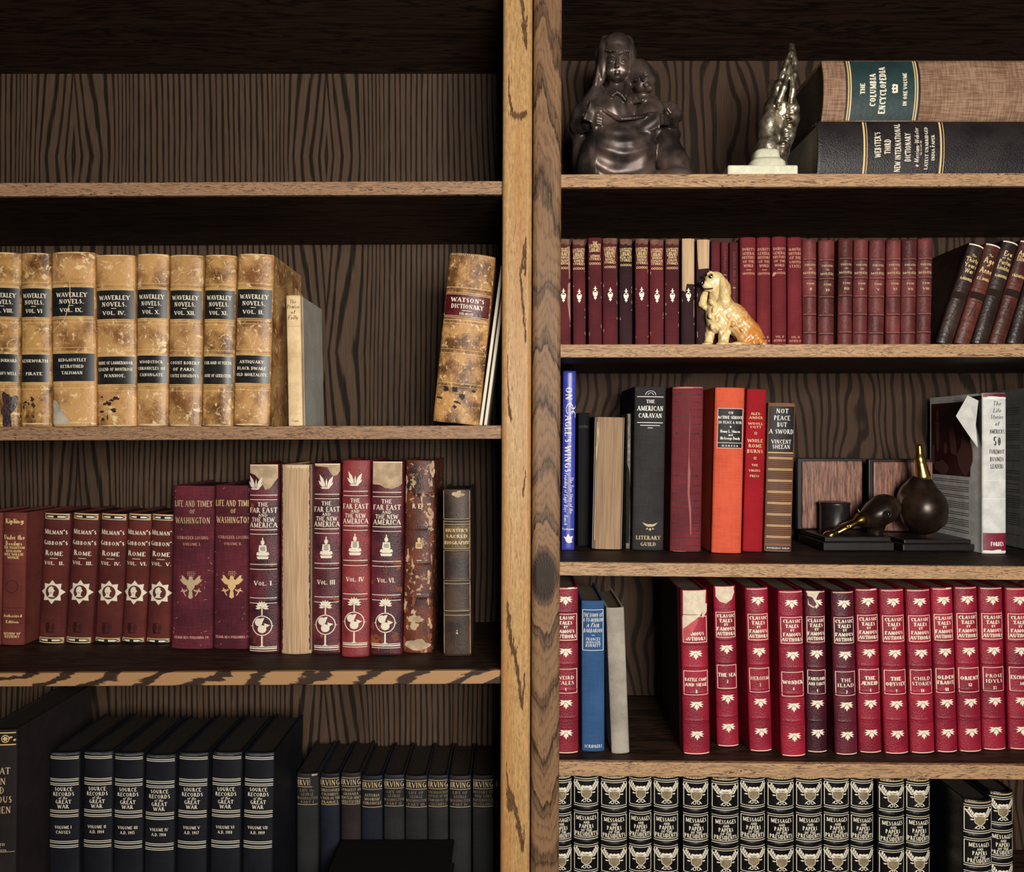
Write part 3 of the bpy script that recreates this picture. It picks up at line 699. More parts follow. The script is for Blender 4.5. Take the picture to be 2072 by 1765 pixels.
for i, (tx, bx, nm) in enumerate(((1006, 975, 'thin white-edged booklet leaning against the dictionary'), (1014, 984, 'outer thin white booklet leaning by the golden post'))):
    Y = .075; k = kf(Y); z0 = shelf_z('L2', 980); H = .235; lean = .135
    b = Book('booklet', .0042, H, .15, k, plain('white_board_edge', c255(232, 222, 200), .6), nm, bulge=.0004, cat='booklet', group=None, t=.0012)
    b.finish(); b.place(((bx-CX)*k, .03+.0, z0+.0006), (0, lean, 0))
# ================================================================ shelf L3
def milman(i, tl, tr, bl, br, yt, yb, vol, label):
    sp = spot('L3', tl, tr, bl, br, yt, yb)
    b = stand(sp, 'book', MAROON, label, group='maroon cloth history set with star medallions', depth=.13, bulge=.006, pages=PAGES_DK)
    hw = sp['W']/sp['k']/2-1.5
    g = b.layer('lettering', GILT, .0003); o = b.layer('gilt_borders', GILT_OLD, .0003); k = b.layer('black_borders', INK, .00035)
    for y0, sg in ((2, 1), (253, -1)):
        yy = lambda v: y0+v if sg > 0 else y0+10-v
        b.rect(o, y0-1, y0+12, -hw, hw)
        for v, t in ((11.5, 1.2), (8.8, .9), (2.2, 1.6)): b.line(k, yy(v), t, -hw, hw)
        b.polys(k, [[(-hw, 0), (-hw+7, 2.8), (hw-7, 2.8), (hw, 0), (hw-7, -2.8), (-hw+7, -2.8)]], 0, yy(5.4))
        b.polys(b.layer('gilt_cartouches', GILT, .00045), [[(-hw+4, 0), (-hw+9, 1.7), (-4, 1.7), (-4, -1.7), (-hw+9, -1.7)], [(4, 1.7), (hw-9, 1.7), (hw-4, 0), (hw-9, -1.7), (4, -1.7)]], 0, yy(5.4))
    b.text(g, "Milman's", 38, 9.5, 47, font='cap'); b.text(g, "Gibbon's", 60, 9, 49, font='cap'); b.text(g, 'Rome', 81, 10, 36, font='cap', x=-1)
    b.line(g, 92, 1.1, -8, 8); b.text(g, 'VOL.  '+vol, 101.5, 7, 40)
    st = b.layer('star_medallion', GILT, .0003)
    pts = []
    for q in range(16):
        a = math.pi/8*q+math.pi/2; r = 23.5 if q % 2 == 0 else 16.8
        pts.append((r*math.cos(a)*.92, r*math.sin(a)))
    b.polys(st, [[(0, 0), pts[q-1], pts[q], pts[(q+1) % 16]] for q in range(0, 16, 2)], 0, 160, 1.12, 1.04)
    b.polys(b.layer('medallion_ground', MAROON, .0005), [ell(0, 0, 13.5, 14, 20)], 0, 160)
    b.polys(b.layer('medallion_bust', GILT, .0007), [ell(-2, 3.5, 6, 7, 14), [(-6, 0), (3, 0), (2, -7), (7, -10), (-9, -10), (-5, -6)], [(3, 6), (6, 3), (4, 1)], [(-7, 9), (4, 9), (-1, 12)]], 0, 160)
    m = b.layer('blind_monogram', BLIND, .0003)
    b.text(m, 'L', 232, 20, 18, x=-2); b.text(m, 'DB', 231, 10, 20, x=0); b.polys(m, ring(0, 0, 10, 1), -1, 231)
    return b.finish()
KIP = cloth('brick_cloth', c255(134, 66, 56), c255(104, 48, 42), streak=.4)
sp = spot('L3', -46, 2, -50, -1, 1038, 1307)
b = stand(sp, 'book', KIP, 'brick cloth book cut off by the frame edge', depth=.12, bulge=.003, pages=PAGES_DK); b.finish()
sp = spot('L3', 4.5, 52.5, 1.5, 45, 1038, 1307)
b = stand(sp, 'book', KIP, 'brick cloth story book titled Under the Deodars', depth=.13, bulge=.003, pages=PAGES_DK)
g = b.layer('lettering', GILT_OLD, .0003)
b.text(g, 'Kipling', 17, 9.5, 36, font='bold'); b.text(g, 'Under the', 50, 9.5, 42, font='bold'); b.text(g, 'Deodars', 62.5, 9, 34, font='bold')
for y, s_ in ((71, 'THE PHANTOM'), (78, 'RICKSHAW'), (84.5, 'WEE WILLIE'), (91, 'WINKIE')): b.text(g, s_, y, 4.8, min(42, 3.9*len(s_)), font='bold')
b.text(g, 'Authorized', 209, 5.5, 37, font='bold'); b.text(g, 'Edition', 221, 5.5, 26, font='bold'); b.text(g, 'REVIEW OF', 245, 4.6, 34, font='bold'); b.text(g, 'REVIEWS', 251, 4.6, 30, font='bold')
bl = b.layer('blind_rules', BLIND, .0002)
for y in (37, 104, 193, 200): b.line(bl, y, .7)
b.polys(bl, ring(-2, 0, 13, 1), 0, 150)
b.finish()
for a in [(0, 85, 141, 75, 126, 1039, 1304, 'II.', 'maroon cloth volume II with gilt star, first of its set'),
          (1, 144.5, 199, 130, 181, 1039, 1304, 'III.', 'maroon cloth volume III with gilt star'),
          (2, 200.5, 256, 189, 240, 1040, 1303, 'IV.', 'maroon cloth volume IV with gilt star'),
          (3, 258, 304, 242, 290, 1040, 1303, 'VI.', 'maroon cloth volume VI with gilt star, between IV and V'),
          (4, 305.5, 354, 292, 342, 1041, 1303, 'V.', 'maroon cloth volume V with gilt star, against the tall wine book')]: milman(*a)

def washington(i, tl, tr, bl, br, yt, yb, vol, mat, label):
    sp = spot('L3', tl, tr, bl, br, yt, yb)
    b = stand(sp, 'book', WINE, label, group='tall wine cloth pair with eagle stamps', depth=.16, bulge=.0055, pages=PAGES_DK)
    g = b.layer('lettering', GILT_DIM if i == 0 else GILT_OLD, .0003); d = b.layer('faded_lettering', ROSE, .0003)
    b.text(g, 'LIFE AND TIMES', 36, 12, 76, font='roman'); b.text(g, 'OF', 52, 8, 11, font='roman'); b.text(g, 'WASHINGTON', 70, 12.5, 70, font='roman')
    b.text(d, 'SCHROEDER-LOSSING', 105, 6.2, 64, font='roman'); b.text(d, 'VOLUME '+vol, 118, 5.6, 36, font='roman')
    b.text(d, 'SELMAR HESS PUBLISHING CO', 307, 5, 70, font='bold')
    e = b.layer('eagle_stamp', GILT_DIM if i == 0 else GILT_OLD, .0003)
    P = []
    for q, (nx, y) in enumerate(((4, 22), (5, 18), (4, 14), (3, 10))):
        for j in range(nx): P.append(ell((j-(nx-1)/2)*4.6+(q % 2)*1, y+8, 1.3, 1.2, 6))
    for s_ in (-1, 1):
        P += [[(s_*3, 14), (s_*9, 10), (s_*21, 22), (s_*26, 8), (s_*17, 0), (s_*7, -2)], leaf(s_*14, 8, 90-s_*38, 18, 4), leaf(s_*18, 4, 90-s_*50, 14, 4), leaf(s_*12, 4, 90-s_*64, 12, 4)]
        P += [quadline(s_*8, -12, s_*18, -18, 3), quadline(s_*18, -18, s_*22, -9, 2.4), quadline(s_*18, -18, s_*12, -27, 2.4), leaf(s_*14, -12, 90-s_*110, 14, 4)]
    P += [ell(0, 14, 5, 6), [(-10, 9), (10, 9), (10, -6), (0, -19), (-10, -6)], [(-4, -16), (4, -16), (6, -30), (0, -34), (-6, -30)]]
    b.polys(e, P, -1, 200, .8, .86)
    sc = b.layer('scuffs', ROSE, .0003); r = random.Random(i)
    for _ in range(22): b.polys(sc, squiggle(0, 0, r.uniform(1.5, 6), r.uniform(0, 180), .7, r.random()), r.choice([-1, 1])*r.uniform(20, 40), r.uniform(2, 325))
    return b.finish()
washington(0, 348, 431.5, 343, 427, 984, 1315, 'I.', None, 'tall wine cloth volume I with faded eagle stamp')
washington(1, 433, 512, 429, 508, 983, 1315, 'II.', None, 'tall wine cloth volume II, its edge behind the ragged-topped book')

def lotus_buddha(): return [ell(0, 34, 1.2, 4), ell(0, 28, 4, 4.6), [(-7.5, 23), (7.5, 23), (9, 12), (6, 10), (-6, 10), (-9, 12)], ell(0, 17, 8.5, 6.5), [(-12, 10), (12, 10), (14, 5), (8, 3), (-8, 3), (-14, 5)], [(-13, 2), (13, 2), (11, -3), (-11, -3)]]
def palm():
    P = [leaf(0, 38, a, 14, 5) for a in (90, 65, 115, 38, 142, 12, 168, -12, 192)]
    P += [quadline(0, 38, 0, 22, 2.6), quadline(0, -20, 0, -42, 3.2)]+ring(0, 1, 20.5, 1.8, 26)
    P += [ell(-7, 8, 8, 8), [(-2, 16), (5, 17), (-3, -2), (-8, 0)], ell(0, -6, 9, 8), [(4, 6), (16, 2), (6, -4)], [(20, 1), (24, 0), (20, -1)], [(-20, 1), (-24, 0), (-20, -1)]]
    P += [[(-12, -43), (0, -39), (12, -43)]]
    return P
def reeds(): return [leaf(0, 0, 115, 34, 8), leaf(2, 0, 88, 22, 4), leaf(4, 0, 62, 30, 8), leaf(-3, 0, 130, 22, 6), leaf(6, 0, 45, 18, 5), [(-12, 1), (12, 1), (8, -2), (-8, -2)]]
def fareast(tl, tr, bl, br, yt, yb, vol, mat, label, wear=None, kind='full'):
    sp = spot('L3', tl, tr, bl, br, yt, yb)
    b = stand(sp, 'book', mat, label, group='far east set with palm and buddha stamps', depth=.16, bulge=.006, bands=(67.5, 137.5, 207.5, 276.5) if kind != 'bare' else (), bandh=.0013, bandw=.0032, pages=PAGES_DK)
    hw = sp['W']/sp['k']/2-2
    if kind == 'bare':
        c = b.layer('torn_leather_rim', FAR, .0004); r = random.Random(2)
        for s_ in (-1, 1):
            pts = [(s_*hw, 0)]+[(s_*(hw-r.uniform(.3, 3.2)), -y) for y in range(4, 384, 8)]+[(s_*hw, -384)]
            b.polys(c, [[(s_*(hw+2), -y0), (s_*(hw+2), -y0-8.2), (s_*(hw-r.uniform(.2, 2.6)), -y0-8.2), (s_*(hw-r.uniform(.2, 2.6)), -y0)] for y0 in range(0, 376, 8)])
        th = b.layer('frayed_threads', plain('pale_thread', c255(246, 226, 190)), .0006)
        for q in range(18): b.polys(th, [quadline(0, 0, r.uniform(-1, 1), -r.uniform(3, 8), 1.3)], -hw*.6+q*hw*1.5/17, 1)
        return b.finish()
    g = b.layer('lettering', GILT, .0004); ru = b.layer('gilt_rules', GILT, .0004)
    dim = kind == 'worn'
    if not dim:
        for y in (63, 72, 133, 142, 203, 213, 271, 281.5): b.line(ru, y, 1.3, -hw+1, hw-1)
        for y, s_, h, w_ in ((81.5, 'THE', 8, 21), (93.5, 'FAR EAST', 10, 56), (103.5, 'AND', 6, 19), (112.5, 'THE NEW', 8.5, 46), (123.5, 'AMERICA', 10, 56)): b.text(g, s_, y, h, w_*min(1, hw/28), font='roman')
        b.text(g, 'Vol. '+vol, 241, 9, 36, font='cap')
        b.polys(b.layer('buddha_stamp', GILT, .0004), lotus_buddha(), 0, 189, .95, 1.08)
        b.polys(b.layer('palm_stamp', GILT, .0004), palm(), -1, 328)
        for y, t in ((370, 1.4), (373.5, 2.4), (378, 1.3)): b.line(ru, y, t, -hw+1, hw-1)
    else:
        for y in (203, 271): b.polys(ru, [quadline(-4, 0, 6, 0, 1.2)], 0, y)
        b.text(g, 'R E', 93, 9, 18, x=-6, font='roman')
        b.polys(b.layer('buddha_stamp', GILT_OLD, .0004), lotus_buddha()[1:4], 0, 189, .8, 1); b.polys(b.layer('palm_stamp', GILT_DIM, .0004), [blob(-4, 6, 8, 9, 2), blob(-1, -8, 9, 7, 5)], -6, 328)
    if kind in ('reeds', 'tornreeds'): b.polys(b.layer('reed_stamp', GILT, .0006), reeds(), -2 if kind == 'reeds' else -16, 50, .85, .9)
    ln = b.layer('bared_lining', LINING, .0005, label='pale lining where the leather has torn away')
    r = random.Random(hash(vol) % 97 if False else len(vol)*13+int(tl))
    if wear == 'big': b.polys(ln, [[(-hw+1, 0), (hw, 0), (hw, -26), (hw-6, -34), (hw-14, -47), (hw-24, -50), (2, -44), (-6, -30), (-16, -20), (-hw+1, -16)]], 0, 2)
    if wear == 'corner': b.polys(ln, [[(-hw+2, 0), (hw, 0), (hw, -14), (hw-5, -22), (hw-13, -24), (hw-20, -14), (hw-24, -6), (-hw+2, -4)]], 0, 2)
    if wear == 'top': b.polys(ln, [[(-hw+1, 0), (hw, 0), (hw, -44), (hw-8, -50), (hw-20, -54), (hw-34, -52), (hw-44, -46), (-hw+1, -45)]], 0, 2)
    if wear in ('big', 'top', 'corner'): b.line(b.layer('page_fold', plain('pale_thread', c255(246, 226, 190)), .0008), 2, 2, -hw+1, hw)
    ru2 = b.layer('rust_wear', RUSTY, .00035)
    for q in range({'big': 7, 'top': 22, 'corner': 6, 'worn': 26}.get(wear, 0)):
        b.polys(ru2, [blob(0, 0, r.uniform(1, 10 if wear == 'top' else 6), r.uniform(2, 14), q+tl, 16, .6)], r.uniform(-hw, hw), r.choice([r.uniform(40, 380), r.uniform(320, 375)]))
    if wear == 'worn':
        lw = b.layer('pale_flakes', LINING, .0005)
        for q in range(34):
            s_ = r.choice([-1, 1, 0]); b.polys(lw, [blob(0, 0, r.uniform(1, 5), r.uniform(2, 13), q*3+tl, 18, .7)], s_*hw*.85+r.uniform(-5, 5) if s_ else r.uniform(-hw, hw), r.uniform(5, 200) if q < 22 else 200+(q-22)*12)
        b.polys(lw, [blob(0, 0, hw*.9, 11, 3, 20, .25), blob(0, 52, hw*.4, 6, 3, 20, .35)], 0, 374)
        dk = b.layer('dark_flakes', STAIN, .0006)
        for q in range(16): b.polys(dk, [blob(0, 0, r.uniform(2, 6), r.uniform(3, 11), q*5, 16, .5)], r.uniform(-hw*.9, hw*.9), r.uniform(8, 76))
    return b.finish()
fareast(501, 563, 500, 562, 940, 1323, 'I', FAR, 'wine leather volume I with ragged bared top', 'big', 'tornreeds')
fareast(566, 628, 567, 628, 941, 1325, '', BARE, 'book with its spine stripped to pale bare cloth', None, 'bare')
fareast(632, 689.5, 631, 687, 938, 1325, 'III', FAR, 'dark wine leather volume III with a chipped top corner', 'corner', 'reeds')
fareast(691, 747, 689, 745.5, 932, 1331, 'IV', FAR2, 'brightest red leather volume IV, undamaged, with palm stamp', None, 'reeds')
fareast(750, 816, 748, 812, 934, 1327, 'VI.', FAR, 'wine leather volume VI with a wide bared top', 'top', 'full')
fareast(819.5, 881.5, 815, 873, 932, 1323, 'V', WORN, 'tall flaking brown leather book with worn-off stamps', 'worn', 'worn')
sp = spot('L3', 894, 953, 897, 953, 991, 1329)
b = stand(sp, 'book', OLDBR, 'short old dark brown calf book alone near the golden post', depth=.14, bulge=.005, bands=(61, 122, 184, 247), bandh=.001, bandw=.002, pages=PAGES_DK)
hw = sp['W']/sp['k']/2-2; ru = b.layer('gilt_rules', GILT_DIM, .0004)
for y in (60, 65, 71, 120, 124, 185, 191, 246, 255): b.line(ru, y, .9, -hw, hw)
lab = b.layer('title_label', leather('brown_label', c255(104, 80, 46), c255(78, 60, 36)), .0002); b.rect(lab, 74, 118, -hw, hw)
l = b.layer('lettering', GILT_OLD, .0005, parent='title_label')
for y, s_, w_ in ((83, "HUNTER'S", 45), (95, 'SACRED', 44), (108, 'BIOGRAPHY', 50)): b.text(l, s_, y, 6.4, w_)
ln = b.layer('worn_edges', LINING, .0003); b.polys(ln, [blob(0, 0, 12, 6, 3, 16, .5), blob(0, -333, hw*.95, 2.5, 5, 20, .4)], 3, 10)
for s_ in (-1, 1): b.polys(ln, [quadline(0, 0, 0, -330, 1)], s_*hw, 3)
b.polys(b.layer('foot_stamp', GILT_DIM, .0004), [blob(0, 0, 2.2, 2.4, 1, 8, .3), ell(0, 5, 1.2, 2, 6)], 0, 291)
b.finish()

# ================================================================ shelf L4
sp = spot('L4', -40, 31, -42, 27, 1478, 1765, Y=.035)
b = stand(sp, 'book', cloth('dark_umber_cloth', c255(46, 38, 38), c255(34, 28, 28)), 'dark umber cloth book with gilt rosette band, at the frame edge', depth=.2, bulge=.003, pages=PAGES_DK)
g = b.layer('lettering', GILT_DIM, .0003); o = b.layer('gilt_band', GILT_OLD, .0003)
for y in (6, 30): b.line(o, y, 2.2)
for q in (-18, 14):
    b.polys(o, ring(q, 0, 8, 1.6, 16)+[leaf(q, 0, a, 6, 3) for a in range(0, 360, 60)], 0, 18)
for s_ in (-4, 28): b.polys(o, [leaf(s_, 4, 200, 9, 4), leaf(s_, -4, 20, 7, 4)], 0, 18)
for y, s_, w_ in ((83, 'GREAT', 52), (104, 'MEN', 36), (122, 'AND', 30), (141, 'FAMOUS', 60), (162, 'WOMEN', 56)): b.text(g, s_, y, 13, w_, font='roman', x=-2)
b.text(g, 'EIGHTH', 232, 5, 30); b.text(g, 'AND', 238, 4, 14); b.text(g, 'NINETEENTH', 244, 4, 36); b.line(g, 247, 1)
b.finish()
for i, (tl, tr, bl, br, yt, vol, sub) in enumerate([
 (96, 159, 96, 156, 1524, 'I', 'CAUSES'), (165.5, 225.5, 164, 223, 1523, 'II', 'A.D. 1914'), (227.5, 288, 226, 285, 1525, 'III', 'A.D. 1915'), (289.5, 353, 288.5, 347, 1529, 'IV', 'A.D. 1916'),
 (356, 419, 353, 412, 1525, 'V', 'A.D. 1917'), (424, 487, 421, 480, 1524, 'VI', 'A.D. 1918'), (489.5, 553, 487, 546, 1525, 'VII', 'A.D. 1919')]):
    sp = spot('L4', tl, tr, bl, br, yt, 1765, Y=.03 if i != 3 else .026)
    b = stand(sp, 'book', NAVY, 'blue-black cloth war records volume %s with double gilt rules' % vol, depth=.155, bulge=.004, pages=PAGES_DK, group='blue-black war records set')
    hw = sp['W']/sp['k']/2-1.5; ru = b.layer('gilt_rules', GILT, .0003); g = b.layer('lettering', GILT, .0003)
    for y in (9.5, 13, 54, 57.5, 63, 66.5, 118, 121.5, 127, 130.5, 180, 183.5, 189, 192.5): b.line(ru, y-.5, 1.3, -hw, hw)
    for y, s_, h, w_, f in ((74, 'SOURCE', 7.4, 36, 'roman'), (84, 'RECORDS', 7.4, 43, 'roman'), (91.5, 'of the', 5.5, 18, 'italic'), (99.5, 'GREAT', 7.4, 32, 'roman'), (109, 'WAR', 7.4, 23, 'roman')): b.text(g, s_, y, h, w_, font=f)
    b.text(g, 'VOLUME '+vol, 151, 6, 31+3*len(vol), font='roman'); b.text(g, sub, 161, 6, 30, font='roman')
    hc = b.layer('scuffed_head', plain('scuffed_cloth', c255(84, 84, 88), .7, nz=.4), .0002); r = random.Random(i)
    b.polys(hc, [blob(0, 0, hw*.95, 2.6, i, 24, .35)], 0, 3.5)
    for _ in range(5): b.polys(hc, squiggle(0, 0, r.uniform(2, 6), r.uniform(0, 180), .5, r.random()), r.choice([-1, 1])*hw*.92, r.choice([6, 12])+r.random()*4)
    b.finish()
IRT = [['LIFE OF', 'GEORGE', 'WASHINGTON', 'PART I'], ['CHRISTOPHER', 'COLUMBUS', 'A TOUR ON THE', 'PRAIRIES'], ['CONQUEST OF', 'GRANADA', 'NEWSTEAD ABBEY', 'ABBOTSFORD'], ['ASTORIA', 'MOORISH', 'CHRONICLE'],
       ['LIFE OF', 'GEORGE', 'WASHINGTON', 'PART II'], ['LIFE OF', 'GEORGE', 'WASHINGTON', 'PART III'], ['SALMAGUNDI', 'VOYAGES OF THE', 'COMPANIONS OF', 'COLUMBUS'], ['LIFE OF', 'GEORGE', 'WASHINGTON', 'PART IV'], ['HISTORY OF', 'NEW YORK', 'KNICKERBOCKER', 'MISCELLANIES'], ['MAHOMET', 'AND', 'SUCCESSORS']]
IRL = ['first small dark volume of the row, chipped at its head', 'small ink-blue volume, second in the row of ten', 'small plum volume, third in the row of ten', 'small dark volume lettered Astoria, fourth in its row', 'small dark volume lettered part II', 'small dark volume lettered part III', 'small dark volume lettered Salmagundi', 'small dark volume lettered part IV', 'small dark volume, last but one before the golden post', 'small dark volume half hidden behind the golden post']
for i, (tl, tr, bl, br, yt) in enumerate([(602, 646, 600, 643, 1567), (648.5, 688, 648, 686, 1567), (691, 732, 690, 729, 1566), (733.5, 776, 731, 774, 1572), (777.5, 819, 776, 818, 1570), (820, 866, 820, 864, 1572), (867.5, 908, 865, 907, 1571), (909.5, 954, 909, 953, 1572), (957, 1000, 956, 999, 1571), (1003, 1044, 1003, 1043, 1572)]):
    sp = spot('L4', tl, tr, bl, br, yt, 1687, Y=.13 if i == 0 else .14); sp['lean'] = 0
    b = stand(sp, 'book', IRV[[0, 1, 2, 1, 0, 0, 0, 0, 0, 0][i]], IRL[i], depth=.13, bulge=.0035, pages=PAGES_DK, group='small dark volumes behind the flat black books')
    hw = sp['W']/sp['k']/2-1; ru = b.layer('gilt_rules', GILT_DIM, .0005); g = b.layer('lettering', plain('dulled_gilt', c255(178, 160, 128), .6) if i in (1, 2, 3) else plain('dark_gilt', c255(130, 116, 94), .6), .0005); lb = b.layer('title_label', INK, .0002); b.rect(lb, 9, 66, -hw, hw)
    for y in (9, 26, 62): b.line(ru, y, 1.1, -hw, hw)
    b.text(b.layer('title_lettering', GILT_DIM, .0005), 'IRVING', 17.5, 11, 40, font='roman')
    L = IRT[i]
    for j, s_ in enumerate(L): b.text(g, s_, 33+j*8 if len(L) == 4 else 38+j*8, 5.6, min(41, 3.9*len(s_)+3), font='roman')
    if i == 0: b.polys(b.layer('chipped_corner', IRV[0], .0007), [[(6, 0), (22, 0), (22, -34), (14, -40), (10, -24), (6, -20)]], 0, 0); b.polys(b.layer('torn_paper', LINING_G, .0009), [[(9, 2), (20, 2), (20, -3), (10, -4)]], 0, 0)
    b.finish()
# two black books lying flat in front of the small volumes
FLAT = cloth('sooty_black_cloth', c255(14, 13, 13), c255(10, 9, 9), rough=.7)
for i, (x0, x1, z0, th, lab) in enumerate(((652, 900, shelf_z('L4', 800)+.0003, .045, 'lower of two black books lying flat before the small volumes'), (648, 905, shelf_z('L4', 800)+.0458, .040, 'upper black book lying flat before the small volumes'))):
    b = Book('book', th, (x1-x0)*kf(.0), .128, S, FLAT, lab, bulge=.003, pages=PAGES_DK); b.finish()
    b.place(((x1-CX)*kf(.0)+.0, .006, z0+th/2), (0, -math.pi/2, 0))
# ================================================================ shelf R1: two thick reference books lying flat
def flat_book(shelf_top, xl, length, yt, yb, Y, name_mat, label, **kw):
    k = kf(Y); th = (yb-yt)*k
    b = Book('book', th, length*k, .235, k, name_mat, label, **kw)
    b.place(((xl-CX)*k+length*k, Y, shelf_top+th/2), (0, -math.pi/2, 0)); return b
# local z runs towards the join, so y px from the top of the spine = photo x - xl
BUCK = cloth('brown_buckram', c255(166, 134, 110), c255(120, 88, 68), thread=520, gs=.5, streak=.75, lo=.38, hi=.62)
ENCY = cloth('brown_black_leather', c255(44, 36, 35), c255(32, 26, 26), streak=.3, rough=.42, spec=.5)
kA = kf(.012); zR1 = shelf_z('R1', 2400)+.0004
thW = 7.9/100
b = Book('book', thW, 445*kA, .235, kA, leather('near_black_goatskin', c255(42, 36, 37), c255(30, 26, 28), None, 700, .6, .38), 'black leather unabridged dictionary lying flat under the buckram encyclopedia', bulge=.006, pages=paper('grey_page_edges', c255(170, 160, 146), True))
b.place(((1655-CX)*kA+445*kA, .012, zR1+thW/2), (0, -math.pi/2, 0))
o = b.layer('gilt_rules', GILT_OLD, .0004); g = b.layer('lettering', GILT, .0004)
for y, t in ((94, 3.6), (99.5, 1.4), (249, 3.6), (255, 1.4)): b.line(o, y, t)
g0 = lambda s_, y, h, w_, f='cond', x=0: b.text(g, s_, y, h, w_, font=f, x=x)
g0("WEBSTER'S", 121, 12, 52, x=6); g0('THIRD', 141, 12, 30, x=2); g0('NEW INTERNATIONAL', 162, 11.5, 98, x=1); g0('DICTIONARY', 182, 11.5, 58, x=1)
g0('a Merriam-Webster', 200, 9.5, 80, 'italic', x=2); b.vline(g, 10, 206, 207, 1); g0('REG. U.S. PAT. OFF.', 208.5, 3, 30, x=0); g0('LATEST UNABRIDGED', 220, 6.4, 86, 'serif'); g0('INDIA PAPER', 233, 6.2, 52, 'serif'); b.polys(g, [ell(0, 0, 1.2, 1.2, 6)], 2, 227)
b.finish()
thC = (243-119)*kA
b = Book('book', thC, 440*kA, .235, kA, BUCK, 'thick brown buckram encyclopedia with dark green label, lying on the black dictionary', bulge=.009, pages=paper('dim_page_edges', c255(96, 84, 74), True), power=2.2)
b.place(((1666-CX)*kA+440*kA, .010, zR1+thW+.0006+thC/2), (0, -math.pi/2, 0))
lab = b.layer('green_title_label', leather('dark_green_label', c255(36, 62, 62), c255(30, 50, 52), None, 200, .1, .5), .0002); b.rect(lab, 48, 194)
o = b.layer('gilt_rules', GILT_OLD, .0005); g = b.layer('lettering', GILT, .0005, parent='green_title_label'); k_ = b.layer('black_rules', INK, .0003)
for y in (46, 194): b.line(k_, y, 2.5)
for y, t in ((50, 2.2), (54.5, 2.8), (184.5, 2.2), (189, 2.8)): b.line(o, y, t)
b.text(g, 'THE', 78, 9, 22, font='bold', x=-1); b.text(g, 'COLUMBIA', 99, 12, 66, font='bold', x=-3); b.text(g, 'ENCYCLOPEDIA', 119, 12.5, 94, font='bold', x=-2); b.text(g, 'IN ONE VOLUME', 164, 7.5, 66, font='bold', x=-1)
b.polys(b.layer('crown_device', GILT, .0007, parent='green_title_label'), [[(-8, -6), (8, -6), (9.5, 3), (7, 6), (4, 4), (0, 7), (-4, 4), (-7, 6), (-9.5, 3)]], -1, 143)
b.polys(b.layer('crown_holes', INK, .0009, parent='green_title_label'), [ell(-3.4, 0, 1.6, 2.2, 8), ell(3.4, 0, 1.6, 2.2, 8)], -1, 143)
b.finish()

# ================================================================ shelf R2
def key_stamp(): return [[(-1.3, 14), (0, 17), (1.3, 14), (1.2, 12), (4.5, 11), (1.2, 9.5), (1.6, 7), (-1.6, 7), (-1.2, 9.5), (-4.5, 11), (-1.2, 12)]]+ring(0, 1.5, 5.6, 1.4, 14)+[[(-4.8, 3), (4.8, 3), (4.4, -4), (0, -8), (-4.4, -4)], [(-2.6, -7), (2.6, -7), (3, -10), (1, -11), (0, -14), (-1, -11), (-3, -10)]]
LKT = [['SPANISH', 'ITALIAN', 'ORIENTAL'], ['MEDITER-', 'RANEAN', 'STORIES'], ['GERMAN', 'STORIES'], ['FRENCH', 'NOVELS', 'STORIES'], ['REAL-LIFE', 'STORIES'], ['MODERN', 'FRENCH', 'STORIES'], ['MODERN', 'ENGLISH', 'STORIES'], ['NORTH', 'EUROPE', 'STORIES'], None, None]
LKL = ['maroon story volume squeezed against the brown post, torn down one edge', 'maroon Mediterranean stories volume with frayed joint', 'maroon German stories volume, tallest and best kept of its set', 'brighter maroon French novels volume', 'near-black real-life stories volume', 'maroon modern French stories volume with split joint', 'maroon modern English stories volume', 'maroon north Europe stories volume', 'dark volume bared to linen down to its middle, key stamp below', 'dark volume with bared linen top, just behind the dog']
